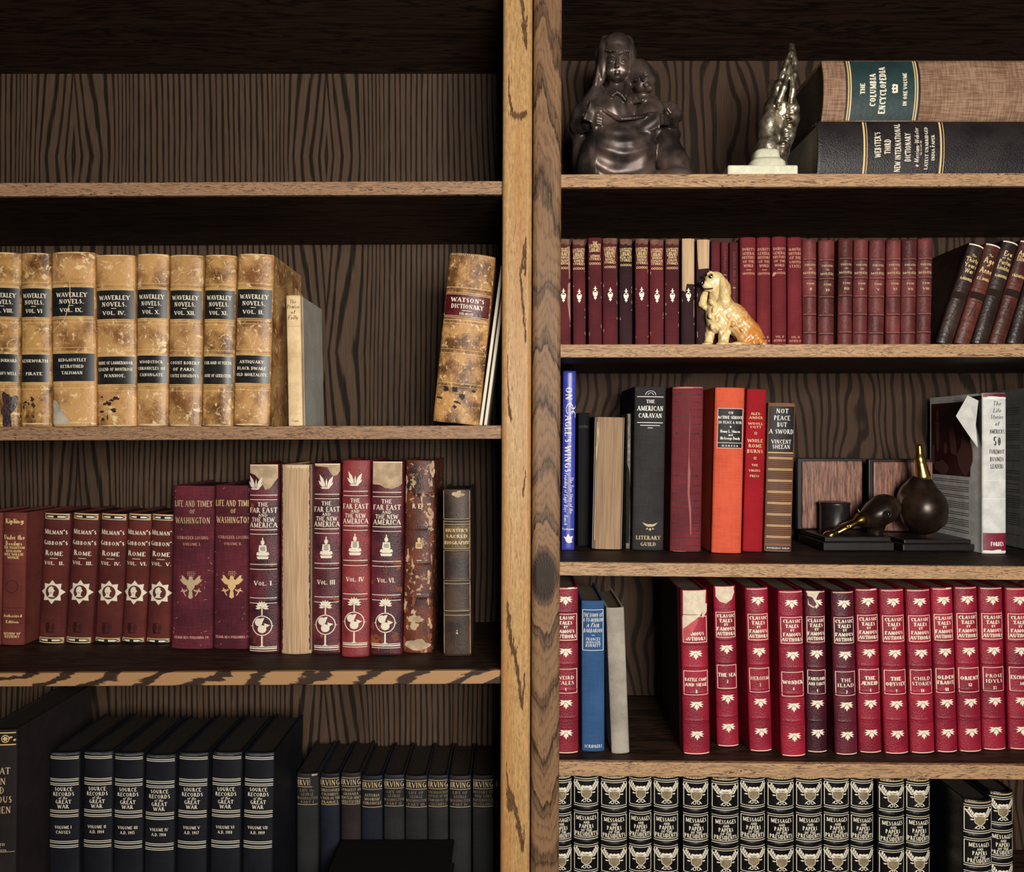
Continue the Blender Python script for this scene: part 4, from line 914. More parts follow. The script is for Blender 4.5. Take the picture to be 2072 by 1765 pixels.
for i, (tl, tr, bl, br, yt) in enumerate([(1124, 1155, 1126, 1155.5, 484), (1158, 1184.5, 1160, 1186, 485), (1190, 1218, 1191, 1219, 481), (1219, 1250, 1220, 1251, 482), (1253, 1280.5, 1254, 1280, 484), (1285, 1313, 1286, 1313.5, 483), (1315, 1344, 1315, 1344, 485), (1346, 1375.5, 1346, 1375, 484), (1379.5, 1406.5, 1379, 1407, 483), (1409.5, 1437.5, 1410, 1438, 485)]):
    sp = spot('R2', tl, tr, bl, br, yt, 694, Y=.045)
    b = stand(sp, 'book', LK_DK if i in (4, 8, 9) else LK, LKL[i], depth=.12, bulge=.0025, group='maroon key-stamped story set')
    hw = sp['W']/sp['k']/2-1; g = b.layer('lettering', GILT_OLD, .0003); tp = b.layer('bared_linen_head', BARE if i > 7 else plain('rubbed_brown', c255(120, 84, 66), .8, nz=.4), .0004)
    if LKT[i]:
        if i == 2: b.text(g, 'THE', 12, 7, 9, font='cond')
        for y, s_, h, w_ in ((20, 'LOCK&KEY', 7.6, 24), (28.5, 'LIBRARY', 7.6, 22)): b.text(g, s_, y-(3 if i in (2,) else 0)+(2 if i != 2 else 0), h, w_, font='cond')
        n = len(LKT[i])
        for j, s_ in enumerate(LKT[i]): b.text(g, s_, 37.5+j*6, 4.8, min(24, 3.3*len(s_)), font='cond')
        for q in range(5): b.polys(g, ring(0, 0, 2.3, .8, 8), (q-2)*4.7, 38+n*6+3)
        if i != 2: b.polys(tp, [[(-hw, 0), (hw, 0), (hw, -10), (hw*.4, -13), (0, -9), (-hw*.5, -12), (-hw, -8)]], 0, .5)
    elif i == 8: b.polys(tp, [[(-hw, 0), (hw, 0), (hw, -92), (-hw, -92)]], 0, .5); b.polys(tp, [[(-hw, -92), (-hw*.3, -92), (-hw*.5, -108), (-hw, -104)]], 0, .5)
    else: b.polys(tp, [[(-hw, 0), (hw, 0), (hw*.9, -58), (-hw*.8, -60), (-hw*.9, -40)]], 0, .5)
    if i != 9: b.polys(b.layer('key_stamp', GILT, .0005), key_stamp(), 0 if i != 5 else -1, 116 if i not in (2, 5) else 114, .95, .95)
    r = random.Random(i+50); sc = b.layer('worn_joint', plain('worn_joint_paper', c255(176, 136, 110), .8, nz=.3), .0005)
    if i == 0: b.polys(sc, [[(hw-4, -90), (hw, -88), (hw, -170), (hw-2, -160), (hw-6, -125)], [(hw-5, -15), (hw, -15), (hw, -80), (hw-2, -82)]], 0, 0)
    if i == 8: b.polys(sc, [quadline(hw-1, -5, hw-1, -90, 1.6), quadline(hw-1, -125, hw-1, -160, 1.3)], 0, 0)
    for _ in range(5): b.polys(sc, [blob(0, 0, .8, r.uniform(1, 4), r.random(), 8, .5)], r.choice([-1, 1])*hw*.96, r.uniform(60, 200))
    b.finish()
for i, (tl, tr, yt, lab) in enumerate([(1439.5, 1458, 487, 'plain thin plum volume behind the dog'), (1459.5, 1474.5, 489, 'thinnest plum volume, half behind the dog'), (1476.5, 1494.5, 490, 'thin plum volume with rubbed spine lettering, over the dog\'s back')]):
    sp = spot('R2', tl, tr, tl+.3, tr+.3, yt, 694, Y=.05)
    b = stand(sp, 'book', LK, lab, depth=.11, bulge=.002)
    f = b.layer('rubbed_lettering', plain('faint_gilt', c255(120, 62, 60), .7), .0003)
    if i: b.text(f, 'HISTORY OF THE NATIONS' if i == 2 else 'VOYAGES', 70 if i == 2 else 40, 5, 100 if i == 2 else 38, rot=90, font='roman')
    b.line(b.layer('gilt_dash', GILT_DIM, .0004), 93 if i == 2 else 68, 1.2, -3, 3)
    b.finish()
DL = ['dull red world history volume nearest the dog, low part behind its back', 'dull red world history volume III, between two others', 'dull red world history volume IV with a chipped patch', 'dull red history of the united states volume']
for i, (tl, tr, yt) in enumerate([(1499, 1531, 480), (1532.5, 1561, 480), (1563, 1593, 479), (1595, 1624.5, 480)]):
    sp = spot('R2', tl, tr, tl+.6, tr+.6, yt, 694, Y=.04)
    b = stand(sp, 'book', DUR, DL[i], depth=.13, bulge=.004, group='dull red history set')
    g = b.layer('lettering', plain('pink_gilt', c255(222, 164, 136), .6), .0003)
    T = (["DURUY'S", 'GENERAL', 'HISTORY', 'OF THE', 'WORLD'] if i < 3 else ["McMASTER'S", 'HISTORY', 'OF THE', 'UNITED', 'STATES'])
    for j, s_ in enumerate(T): b.text(g, s_, 25+j*(8.3 if i < 3 else 8.6), 5.6 if j != 3 else 4.8, min(25, 3.9*len(s_)), font='roman')
    if i < 3: b.line(g, 67, 1, -5, 5); b.text(g, 'GROSVENOR', 74, 4.6, 25, font='roman')
    b.text(g, 'VOL. '+['II', 'III', 'IV', 'III'][i], 203, 4.4, 17, font='roman'); b.text(g, 'REVIEW OF REVIEWS'[:9], 210.5, 4.2, 24, font='roman')
    if i == 2: b.polys(b.layer('chip', ROSE, .0005), [blob(0, 0, 3, 3.5, 4, 14, .5)], -11, 76)
    b.finish()
RN = ['I', 'II', 'III', 'IV', 'V', 'VI', 'VII', 'VIII']
for i, (tl, tr, bl, br, yt) in enumerate([(1626, 1655, 1627, 1655, 484), (1659, 1692, 1658, 1690, 486), (1699.5, 1729, 1698, 1727, 483), (1730.5, 1761, 1729, 1757, 484), (1762.5, 1795.5, 1759, 1791, 485), (1798, 1827, 1795, 1825, 484), (1828.5, 1860, 1826, 1855, 484), (1861, 1891.5, 1857, 1887, 483)]):
    sp = spot('R2', tl, tr, bl, br, yt, 694, Y=.036)
    b = stand(sp, 'book', MOL, 'ribbed brown-red french play volume, tome %s' % RN[i], depth=.12, bulge=.0055, bands=(41, 79, 116, 153, 190), bandh=.0012, bandw=.002, group='brown-red ribbed french play set', power=2.1)
    hw = sp['W']/sp['k']/2-1; ru = b.layer('gilt_rules', plain('rose_gilt_rule', c255(190, 128, 112), .5), .0004); g = b.layer('lettering', GILT_DIM, .0004)  # lettering colour dimmed to put in the shade of this row
    for y in (41, 79, 116, 153, 190): b.line(ru, y-1, 1, -hw, hw); b.line(b.layer('dark_rules', INK, .0003), y+2.2, 1.2, -hw, hw)
    b.text(g, 'THÉATRE', 52.5, 3.6, 23); b.text(g, 'DE', 60.5, 3, 6); b.text(g, 'MOLIÈRE', 68.5, 4.4, 27); b.text(g, 'TOME', 90.5, 3.6, 16); b.text(g, RN[i], 101.5, 4.4, 2.5+2.6*len(RN[i]))
    b.finish()
LT = [(['The', 'Thirty', 'Years', 'War'], 'GARDINER', LEAN_DK, 'dark leaning volume on the Thirty Years War, first of the slanting row'), (['The', 'Age', 'of', 'Anne'], 'E.E. MORRIS', LEAN, 'slanting brown volume with bright gilt head, second of the slanting row'), (['Era', 'of the', 'Puritan', 'Revolution'], 'GARDINER', LEAN_DK, 'slanting dark volume on the revolution era, third of the slanting row'), (['Age of', 'Elizabeth'], 'CREIGHTON', LEAN, 'slanting red-brown volume with gold title, fourth of the slanting row'), (['The', 'Crusades'], 'COX', LEAN_DK, 'slanting volume cut by the frame edge'), (['Rome'], 'COX', LEAN, 'slanting volume mostly outside the frame')]
for i, (tl, tr, bl, br, yt) in enumerate([(1962, 1994, 1895, 1929, 495), (1996, 2028, 1932, 1965, 495), (2031, 2063, 1967, 2000.5, 489), (2066, 2098, 2003, 2036, 489), (2101, 2133, 2039, 2072, 491), (2136, 2168, 2075, 2108, 491)]):
    sp = spot('R2', tl, tr, bl, br, yt, 694, Y=.04)
    sp['W'] *= .97
    T, au, mt, lab = LT[i]
    b = stand(sp, 'book', mt, lab, depth=.12, bulge=.004, group='slanting epoch histories')
    g = b.layer('lettering', GILT_OLD, .0003)
    y = 22
    for s_ in T:
        big = s_ in ('Age', 'Anne', 'War', 'Thirty', 'Years', 'Elizabeth', 'Puritan', 'Revolution', 'Age of', 'Era', 'Crusades', 'Rome'); h = 12 if big and i == 1 else 9.5 if big else 5
        b.text(g, s_, y+h/2, h, min(25, len(s_)*h*.6), font='sans'); y += h+2
    b.text(g, au, 74, 5, 25, font='bold'); b.line(b.layer('gilt_head', GILT, .0004), 3, 2.6)
    d = b.layer('blind_panel', plain('dark_blind_stamp', c255(44, 30, 26), .85, 0, .1), .0003); b.rect(d, 103, 117, -15, 15)
    for q in (95, 122, 163, 166, 200): b.line(d, q, .7)
    b.polys(d, [quadline(0, -125, -7, -160, .8), quadline(0, -125, 7, -160, .8), quadline(-5, -150, 5, -150, .7)], 0, 0)
    b.finish()

# ================================================================ shelf R3
BLUE = leather('glossy_blue_jacket', c255(62, 72, 176), c255(54, 62, 160), None, 60, .03, .32, var=.02)
sp = spot('R3', 1139.5, 1166, 1136, 1162.5, 751, 1114)
b = stand(sp, 'book', BLUE, 'tall slim glossy blue book with white lettering by the brown post', depth=.15, bulge=.003)
g = b.layer('lettering', WHITE, .0003)
b.text(g, 'ON', 46, 13, 27, rot=-90, font='roman', x=-1); b.text(g, "AGLE'S WINGS", 148, 12.5, 116, rot=-90, font='roman', x=-2)
E = [arc(0, 0, 13, 8, 40, 320, 2.2, 1), arc(-10, 7, 10, 6, -120, 100, 2.2, 1), arc(12, 6, 9, 6, 60, 300, 2, 1)]
for p in E: b.polys(g, p, 1, 78, rot=-90)
b.text(g, 'The True Story of the', 252, 7, 74, rot=-90, font='italic', x=6); b.text(g, "Founding of Eagle Boys' Ranch", 260, 7, 106, rot=-90, font='italic', x=-5)
b.text(g, 'Vordemann', 320, 4.6, 23, font='serif'); b.polys(b.layer('dove_stamp', WHITE, .0004), [[(-9, 4), (-4, 2), (0, 10), (4, 3), (10, 5), (7, -5), (9, -8), (2, -10), (-3, -8)]], 0, 339)
b.finish()
sp = spot('R3', 1170, 1194, 1169, 1192, 836, 1106)
b = stand(sp, 'book', cloth('dim_black_cloth', c255(22, 20, 22), c255(16, 14, 15)), 'dark thin book standing back in the shade beside the blue one', depth=.10, bulge=.002)
b.text(b.layer('lettering', plain('dull_gilt', c255(70, 60, 52)), .0003), 'WESTERN', 28, 5, 20); b.finish()
sp = spot('R3', 1203, 1265, 1198, 1258, 844, 1114)
b = stand(sp, 'book', cloth('worn_black_boards', c255(38, 32, 30), c255(26, 22, 20)), 'spineless book showing its bare brown-grey glued back', depth=.13, bulge=.003)
hw = sp['W']/sp['k']/2; l = b.layer('bare_spine_lining', paper('brown_grey_glue', c255(182, 152, 122), True, dark=c255(140, 112, 86)), .0003); b.rect(l, 1, 268, -hw+6, hw-3)
p_ = b.layer('torn_paper_strip', LINING, .0006); b.polys(p_, [[(-hw+5, -10), (-hw+9, -12), (-hw+10, -48), (-hw+7, -60), (-hw+5, -95)], quadline(-hw+4, -60, -hw+5, -250, 1.5)], 0, 0)
e_ = b.layer('pale_board_edges', plain('board_edge', c255(200, 184, 160), .7), .0007)
for s_, o_ in ((-1, 1), (-1, 4), (1, 1)): b.polys(e_, [quadline(s_*(hw-o_), -1, s_*(hw-o_), -267, .9)], 0, 0)
b.finish()
sp = spot('R3', 1268, 1277, 1266.5, 1275, 838, 1111)
b = stand(sp, 'loose_book_board', plain('frayed_board_edge', c255(150, 138, 120), .8, nz=.5), 'loose detached cover board with frayed pale edge, between two books', depth=.12, bulge=.001, cat='book cover', t=.001)
e_ = b.layer('torn_dark_cloth', cloth('worn_black_boards', c255(38, 32, 30)), .0004); b.polys(e_, [[(-4, -100), (1, -112), (4, -150), (2, -262), (-4, -262)], [(-4.5, 0), (-2, 0), (-2.5, -110), (-4.5, -120)]], 0, 0)
b.finish()
BC = cloth('faded_black_cloth', c255(58, 55, 56), c255(40, 38, 39), thread=600, streak=.5)
sp = spot('R3', 1284, 1350, 1281, 1342, 783, 1115)
b = stand(sp, 'book', BC, 'thick faded black cloth book with white title and top arch device', depth=.15, bulge=.0045)
g = b.layer('lettering', WHITE, .0003)
b.line(g, 20.5, 1.4, -27, 27); b.polys(g, arc(0, 0, 11, 9, 0, 180, 1.2, .8)+arc(0, 0, 6, 5, 0, 180, 1, .8), 0, 17)
b.text(g, 'THE', 30, 6.5, 17); b.text(g, 'AMERICAN', 44, 9.4, 53); b.text(g, 'CARAVAN', 58.5, 9, 48)
b.line(g, 73, 1.4, -26, 26); b.line(g, 78.5, 1.3, -20, 20); b.line(g, 83.5, 1.2, -5, 5)
b.polys(b.layer('eagle_stamp', GILT_DIM, .0003), [[(0, 3), (4, 2), (16, 6), (9, -1), (3, -3), (0, -2), (-3, -3), (-9, -1), (-16, 6), (-4, 2)], [(-9, -8), (-5, -4), (-4, -8)], [(9, -8), (5, -4), (4, -8)], ell(0, -8, 2.4, 3, 8)], 3, 281)
b.text(b.layer('rubbed_lettering', GILT_DIM, .0003), 'LITERARY', 306, 7.5, 50); b.text(b.layer('rubbed_lettering', GILT_DIM, .0003), 'GUILD', 319, 7, 32)
b.finish()
sp = spot('R3', 1360, 1427, 1358.5, 1418, 783, 1118)
b = stand(sp, 'book', cloth('faded_wine_cloth', c255(128, 50, 56), c255(98, 38, 44), thread=500), 'thick dull red cloth book crossed by black rules and a creased spine', depth=.15, bulge=.0055)
hw = sp['W']/sp['k']/2-4; k_ = b.layer('black_rules', INK, .0003)
for y in (16, 31, 46, 61, 76, 201, 216, 231, 246, 261, 276, 292, 307, 322): b.line(k_, y, 1, -hw, hw)
cr = b.layer('spine_crease', plain('pale_crease', c255(168, 92, 94), .7), .0004); b.polys(cr, [[(3, -48), (4, -90), (3, -140), (6, -175), (5, -215), (9, -250), (10, -300), (8, -300), (5, -255), (1, -215), (1, -175), (2, -140), (2.6, -90)]], 0, 0)
f = b.layer('worn_head', plain('frayed_cloth', c255(196, 128, 112), .8), .0004); b.polys(f, [blob(0, 0, hw, 1.6, 4, 26, .6), blob(0, -333, hw, 1.3, 8, 26, .6)], 0, 2)
b.text(b.layer('faint_lettering', BLIND, .0003), 'BY A. L. REED', 95, 4, 48); b.text(b.layer('faint_lettering', BLIND, .0003), 'PUBLISHER', 181, 4, 44)
b.finish()
sp = spot('R3', 1447, 1511, 1443, 1499.5, 785, 1121)
b = stand(sp, 'book', cloth('coral_cloth', c255(222, 96, 66), c255(196, 78, 54), thread=600, streak=.6, lo=.3, hi=.62), 'thick coral orange cloth book with black title panel', depth=.15, bulge=.005)
hw = sp['W']/sp['k']/2; lab = b.layer('black_title_panel', INK, .0003); b.rect(lab, 42, 123, -hw+5, hw-3)
bo = b.layer('panel_border', WHITE, .0005, parent='black_title_panel'); b.box(bo, 42.5, 122.5, -hw+5.5, hw-3.5, .8); b.line(bo, 112, .9, -hw+6, hw-4)
g = b.layer('lettering', WHITE, .0005, parent='black_title_panel')
for y, s_, h, w_ in ((51, 'ON', 5, 10), (60.5, 'ACTIVE SERVICE', 5.6, 51), (70.5, 'IN PEACE & WAR', 5.2, 47), (88.5, 'Henry L. Stimson', 5.6, 40), (95.5, 'and', 5, 9), (102.5, 'McGeorge Bundy', 5.6, 40), (118, 'H A R P E R', 3.4, 33)): b.text(g, s_, y, h, w_, x=1, font='bold' if h > 5.3 else 'serif')
b.polys(g, [ell(0, 0, 1.8, 1.8, 8)], 1, 79.5); b.finish()
sp = spot('R3', 1512, 1553, 1503, 1544, 788, 1118); sp['W'] -= .0008
b = stand(sp, 'book', cloth('scarlet_cloth', c255(172, 22, 34), c255(148, 18, 30), thread=700, gs=.15), 'narrow scarlet cloth book between the coral and the banded books', depth=.15, bulge=.003)
g = b.layer('lettering', GILT_OLD, .0003)
for y, s_, h, w_ in ((50, 'ALEX-', 5, 22), (58, 'ANDER', 5, 28), (70, 'WOOLL', 4.6, 30), (77, 'COTT', 4.4, 23), (104.5, 'WHILE', 6.4, 31), (115, 'ROME', 6.4, 27), (126, 'BURNS', 6.8, 32), (154, 'THE', 4.2, 13), (165, 'VIKING', 4.4, 23), (176, 'PRESS', 4.4, 19)): b.text(g, s_, y, h, w_, x=-1, font='roman')
for y in (89.5, 140): b.box(g, y-2, y+2, -3, 1, .9)
b.finish()
sp = spot('R3', 1555, 1612, 1548, 1602, 816, 1118); sp['W'] -= .0006
b = stand(sp, 'book', cloth('tan_brown_cloth', c255(152, 104, 74), c255(122, 82, 58)), 'tan book ringed with dark and gilt bands under a black title block', depth=.14, bulge=.0035)
hw = sp['W']/sp['k']/2-1.5; lab = b.layer('black_title_panel', INK, .0002); b.rect(lab, 7, 99, -hw, hw); k_ = b.layer('dark_bands', plain('dark_brown_band', c255(52, 30, 22), .6), .0003); g2 = b.layer('gilt_bands', GILT_OLD, .0003)
for q in range(8):
    y = 112+q*22.8
    for d in (-7.6, -3.8, 7.6, 11.4): b.line(k_, y+d, 1.7, -hw, hw)
    b.line(k_, y+3.9, 1.3, -hw, hw)
    for d in (-1.4, 1.2): b.line(g2, y+d, 1, -hw+1, hw-1)
b.rect(b.layer('foot_label', INK, .0002), 290, 298, -hw, hw); b.line(g2, 101, 1.4, -hw, hw)
g = b.layer('lettering', WHITE, .0004, parent='black_title_panel')
for y, s_, h, w_ in ((16.5, 'NOT', 9, 25), (30.5, 'PEACE', 9, 33), (44, 'BUT', 9, 20), (58, 'A SWORD', 9, 50), (78.5, 'VINCENT', 8, 40), (88.8, 'SHEEAN', 8, 36), (294, 'DOUBLEDAY DORAN', 3.6, 46)): b.text(g, s_, y, h, w_, font='roman')
b.finish()
# the jacketed book
JK = paper('worn_white_jacket', c255(232, 231, 224), False, dark=c255(208, 208, 204))
sp = spot('R3', 1989.5, 2037.5, 1992, 2038, 796, 1117); Yj = sp['Y'] = .112; sp['k'] = kf(Yj); k = kf(Yj)
sp['W'] = 47*k; sp['x'] = (2014-CX)*k; sp['z'] = shelf_z('R3', 2014); sp['H'] = (CY-796)*k-sp['z']; sp['lean'] = 0
b = stand(sp, 'book', JK, 'tall book in a torn white dust jacket with maroon foot', depth=.152, bulge=.003)
FB = b; hw = 23.5; mr = b.layer('maroon_jacket_bands', leather('maroon_jacket_ink', c255(128, 26, 52), c255(104, 20, 42), None, 100, .1, .5), .0003)
yf = sp['H']/k
b.rect(mr, 0, 8, -hw, hw); b.rect(mr, yf-42, yf-6, -hw, hw)
sc = b.layer('script_lettering', plain('grey_script_ink', c255(74, 80, 92)), .0003); g = b.layer('lettering', plain('charcoal_print', c255(44, 42, 50)), .0003)
for y, s_, w_ in ((21, 'The', 17), (35, 'Life', 17), (48, 'Stories', 27), (62, 'of', 9)): b.text(sc, s_, y, 9, w_, font='italic', x=4)
for y, s_, h, w_ in ((78, "AMERICA'S", 8.5, 31), (98, '50', 17, 16), (119, 'FOREMOST', 8.5, 31), (134, 'BUSINESS', 8.5, 29), (148.5, 'LEADERS', 8.5, 27)): b.text(g, s_, y, h, w_, font='cond', x=4)
b.text(b.layer('white_lettering', WHITE, .0006), 'FORBES', yf-20, 8, 27, font='bold', x=4)
cl = b.layer('jacket_creases', WHITE, .0004)
for y in (177, 214): b.line(cl, y, 1)
b.polys(cl, [blob(0, 0, hw, 3, 9, 30, .5)], 0, 10); b.polys(cl, [blob(0, 0, hw, 2.4, 3, 30, .6)], 0, yf-5)
b.finish()
# printed back panel of the jacket (on the board that faces the join): photograph above, blurb below
def side_polys(ps, off):   # u along depth (m), v height (m)
    V = []; F = []
    for p in ps:
        for t3 in tri(p):
            n = len(V); V += [(-FB.W/2-off, u, v) for u, v in t3]; F.append((n, n+1, n+2))
    return V, F
H = FB.H; u0, u1 = .016, .150
def side(name, ps, mat, off=.0003, label=None): V, F = side_polys(ps, off); return mesh_obj(name, V, F, mat, FB.e, label=label)
R4_ = lambda a, c, b_, d: [(a, b_), (c, b_), (c, d), (a, d)]
side('jacket_photograph', [R4_(.034, .147, H*.47, H*.955)], plain('dark_maroon_photo', c255(58, 16, 16), .5), .0003, 'dark maroon photograph of seated figures')
FIG = [ell(.128, H*.87, .004, .010), [(.122, H*.83), (.134, H*.83), (.130, H*.62), (.124, H*.64)], ell(.086, H*.85, .005, .012), [(.078, H*.81), (.094, H*.79), (.088, H*.62), (.070, H*.6)],
       blob(.048, H*.60, .020, .030, 3), ell(.104, H*.65, .005, .010), [(.138, H*.68), (.147, H*.66), (.147, H*.55), (.136, H*.52)], blob(.115, H*.52, .02, .012, 6)]
side('photograph_figures', FIG, plain('faded_photo_pink', c255(104, 66, 62), .6), .0005)
PR = []
r = random.Random(8)
v = H*.44
for para in range(7):
    for ln_ in range(r.choice([2, 3, 4])):
        x = .038
        while x < .142:
            w_ = r.uniform(.002, .007); PR.append(R4_(x, min(x+w_, .144), v, v+.0011)); x += w_+.0012
        v -= .0032
    v -= .0045
    if v < H*.05: break
side('jacket_blurb', PR, plain('blurb_ink', c255(70, 60, 58)), .0004)
fl = MB(); fl.add([(-FB.W/2-.001, .012, H*.955), (-FB.W/2-.012, .022, H*.99), (-FB.W/2-.026, .030, H*.86), (-FB.W/2-.013, .018, H*.74), (-FB.W/2-.003, .010, H*.66), (-FB.W/2-.004, .014, H*.8)], [(0, 1, 5), (1, 2, 5), (2, 3, 5), (3, 4, 5)])
o = fl.obj('torn_jacket_flap', JK, FB.e, 'white corner of the jacket torn and folded back'); m_ = o.modifiers.new('t', 'SOLIDIFY'); m_.thickness = .0005
side('bared_black_board', [[(.004, H*.66), (.004, H*.985), (.032, H*.985), (.022, H*.85), (.012, H*.74)]], INK, .0006)
# big grey printed book beyond it
k = kf(.03); z0 = shelf_z('R3', 2072)
b = Book('book', .035, .262, .235, k, paper('grey_printed_cover', c255(112, 110, 106), False, dark=c255(96, 94, 90)), 'large grey printed hardback beyond the jacketed book, cut by the frame', bulge=.003)
b.finish(); b.place((.834+.0175, .04, z0+.001)); GB = b; PR = []; r = random.Random(3)
for col_ in range(2):
    v = .23
    for ln_ in range(60):
        if r.random() < .8:
            x = .02+col_*.11; xe_ = x+r.choice([.05, .09, .09, .09])
            while x < xe_:
                w_ = r.uniform(.003, .009); PR.append(R4_(x, min(x+w_, xe_), v, v+.0012)); x += w_+.0016
        v -= .0036
        if r.random() < .1: v -= .006
        if v < .02: break
V = []; F = []
for p in PR: n = len(V); V += [(-.0175-.0003, u, q) for u, q in p]; F.append((n, n+1, n+2, n+3))
mesh_obj('cover_print', V, F, plain('grey_cover_ink', c255(62, 59, 58)), GB.e)

# ================================================================ shelf R4
def flower():
    return [leaf(0, 5, -90, 15, 6), leaf(0, 5, -64, 12, 3.6), leaf(0, 5, -116, 12, 3.6), leaf(1, 6, -34, 16, 4), leaf(-1, 6, 214, 16, 4), leaf(1, 6, -12, 15, 3.6), leaf(-1, 6, 192, 15, 3.6), leaf(1, 7, 10, 13, 3.4), leaf(-1, 7, 170, 13, 3.4), leaf(0, 5, 35, 8, 3), leaf(0, 5, 145, 8, 3), leaf(0, 5, 70, 6, 2.4), leaf(0, 5, 110, 6, 2.4), leaf(0, 5, 90, 5, 2)]
def classic(i, tl, tr, bl, br, yt, yb, sub, num, label, mat=None, wear=None, hidden=None):
    sp = spot('R4', tl, tr, bl, br, yt, yb); sp['W'] -= .0007
    b = stand(sp, 'book', mat or RED, label, group='crimson leather classic tales set', depth=.15, bulge=.0055, bands=(52, 111, 157, 206, 250) if False else (50, 108, 155, 208, 264), bandh=.0007, bandw=.0018)
    f = (yb-yt)/334.0; hw = sp['W']/sp['k']/2-3
    g = b.layer('lettering', GILT, .0004); ru = b.layer('gilt_frames', plain('pink_gold', c255(246, 208, 186), .5), .0004); fl = b.layer('flower_stamps', GILT, .0004); bd = b.layer('blind_rules', plain('dark_crimson', c255(78, 10, 28), .5), .0002)
    Y = lambda v: v*f
    for v in (47, 49.5, 110, 112.5, 158, 160.5, 212, 214.5, 270): b.line(bd, Y(v), .8)
    if wear != 'big': b.line(ru, Y(3), 1.5, -hw-1, hw+1)
    b.line(ru, Y(331), 1.9, -hw-1, hw+1)
    b.box(ru, Y(54), Y(106), -hw, hw, 1.3); b.box(ru, Y(164), Y(212), -hw, hw, 1.3)
    for v, s_, h, w_ in ((61.5, 'CLASSIC', 6.6, 36), (71.5, 'TALES', 6.6, 27), (79.5, 'BY', 4.6, 8), (88.5, 'FAMOUS', 6.8, 36), (98.5, 'AUTHORS', 7, 43)):
        if wear == 'big' and v < 80: continue
        b.text(g, s_, Y(v), h, min(w_, hw*1.9), font='bold')
    n = len(sub)
    for j, s_ in enumerate(sub): b.text(g, s_, Y((181 if n > 1 else 184)+j*10.5), 7 if len(s_) < 9 else 6, min(hw*1.85, 6.4*len(s_)+2), font='bold' if i % 3 else 'roman')
    b.text(g, num, Y(184+10.5*n if n > 1 else 197), 6.2, 3.6*len(num), font='bold')
    for v in (28, 132, 235, 295):
        if v == 28 and wear in ('big', 'top'): continue
        b.polys(fl, flower(), 0, Y(v), .92, .92)
    ln = b.layer('bared_lining', plain('cream_lining', c255(232, 216, 190), .8, nz=.15), .0006, label='cream lining where the leather is torn')
    if wear == 'big':
        b.polys(ln, [[(-hw+1, 0), (hw, 0), (hw-2, -28), (hw-6, -40), (hw-13, -50), (2, -58), (-10, -66), (-hw, -78)]], 0, 1); b.polys(b.layer('peeled_pink', plain('peeled_pink', c255(206, 90, 96), .7, nz=.2), .0005), [[(-hw, -76), (-8, -64), (8, -56), (2, -70), (-8, -86), (-hw, -104)]], 0, 1)
        b.polys(ln, [[(hw-3, -26), (hw+2, -28), (hw+1, -44), (hw-8, -56), (hw-10, -50)]], 0, 1)
    if wear == 'top': b.polys(ln, [[(-hw, 0), (hw-2, 0), (hw, -12), (hw-6, -26), (0, -34), (-12, -30), (-hw, -20)]], 0, 1)
    if wear == 'flap': b.polys(ln, [[(-hw, 0), (8, 0), (2, -10), (-2, -20), (2, -30), (-6, -34), (-hw+2, -28), (-hw+2, -12)]], 0, 1); b.polys(b.layer('curled_leather', RED_DK, .0009), [[(-hw+1, -10), (-8, -12), (0, -26), (-4, -32), (-hw+4, -26)]], 0, 1)
    if wear == 'nick': b.polys(ln, [blob(0, 0, 7, 2, i, 14, .5)], 10, 2)
    if num == '1':
        q = MB(); s_ = -1; q.box(s_*(b.W/2+.0001)-.0003, s_*(b.W/2+.0001)+.0003, .028, .15, .0, b.H); q.obj('side_paper', cloth('dark_side_paper', c255(36, 36, 32), c255(28, 27, 25)), b.e, 'dark paper side of the binding')
    return b.finish()
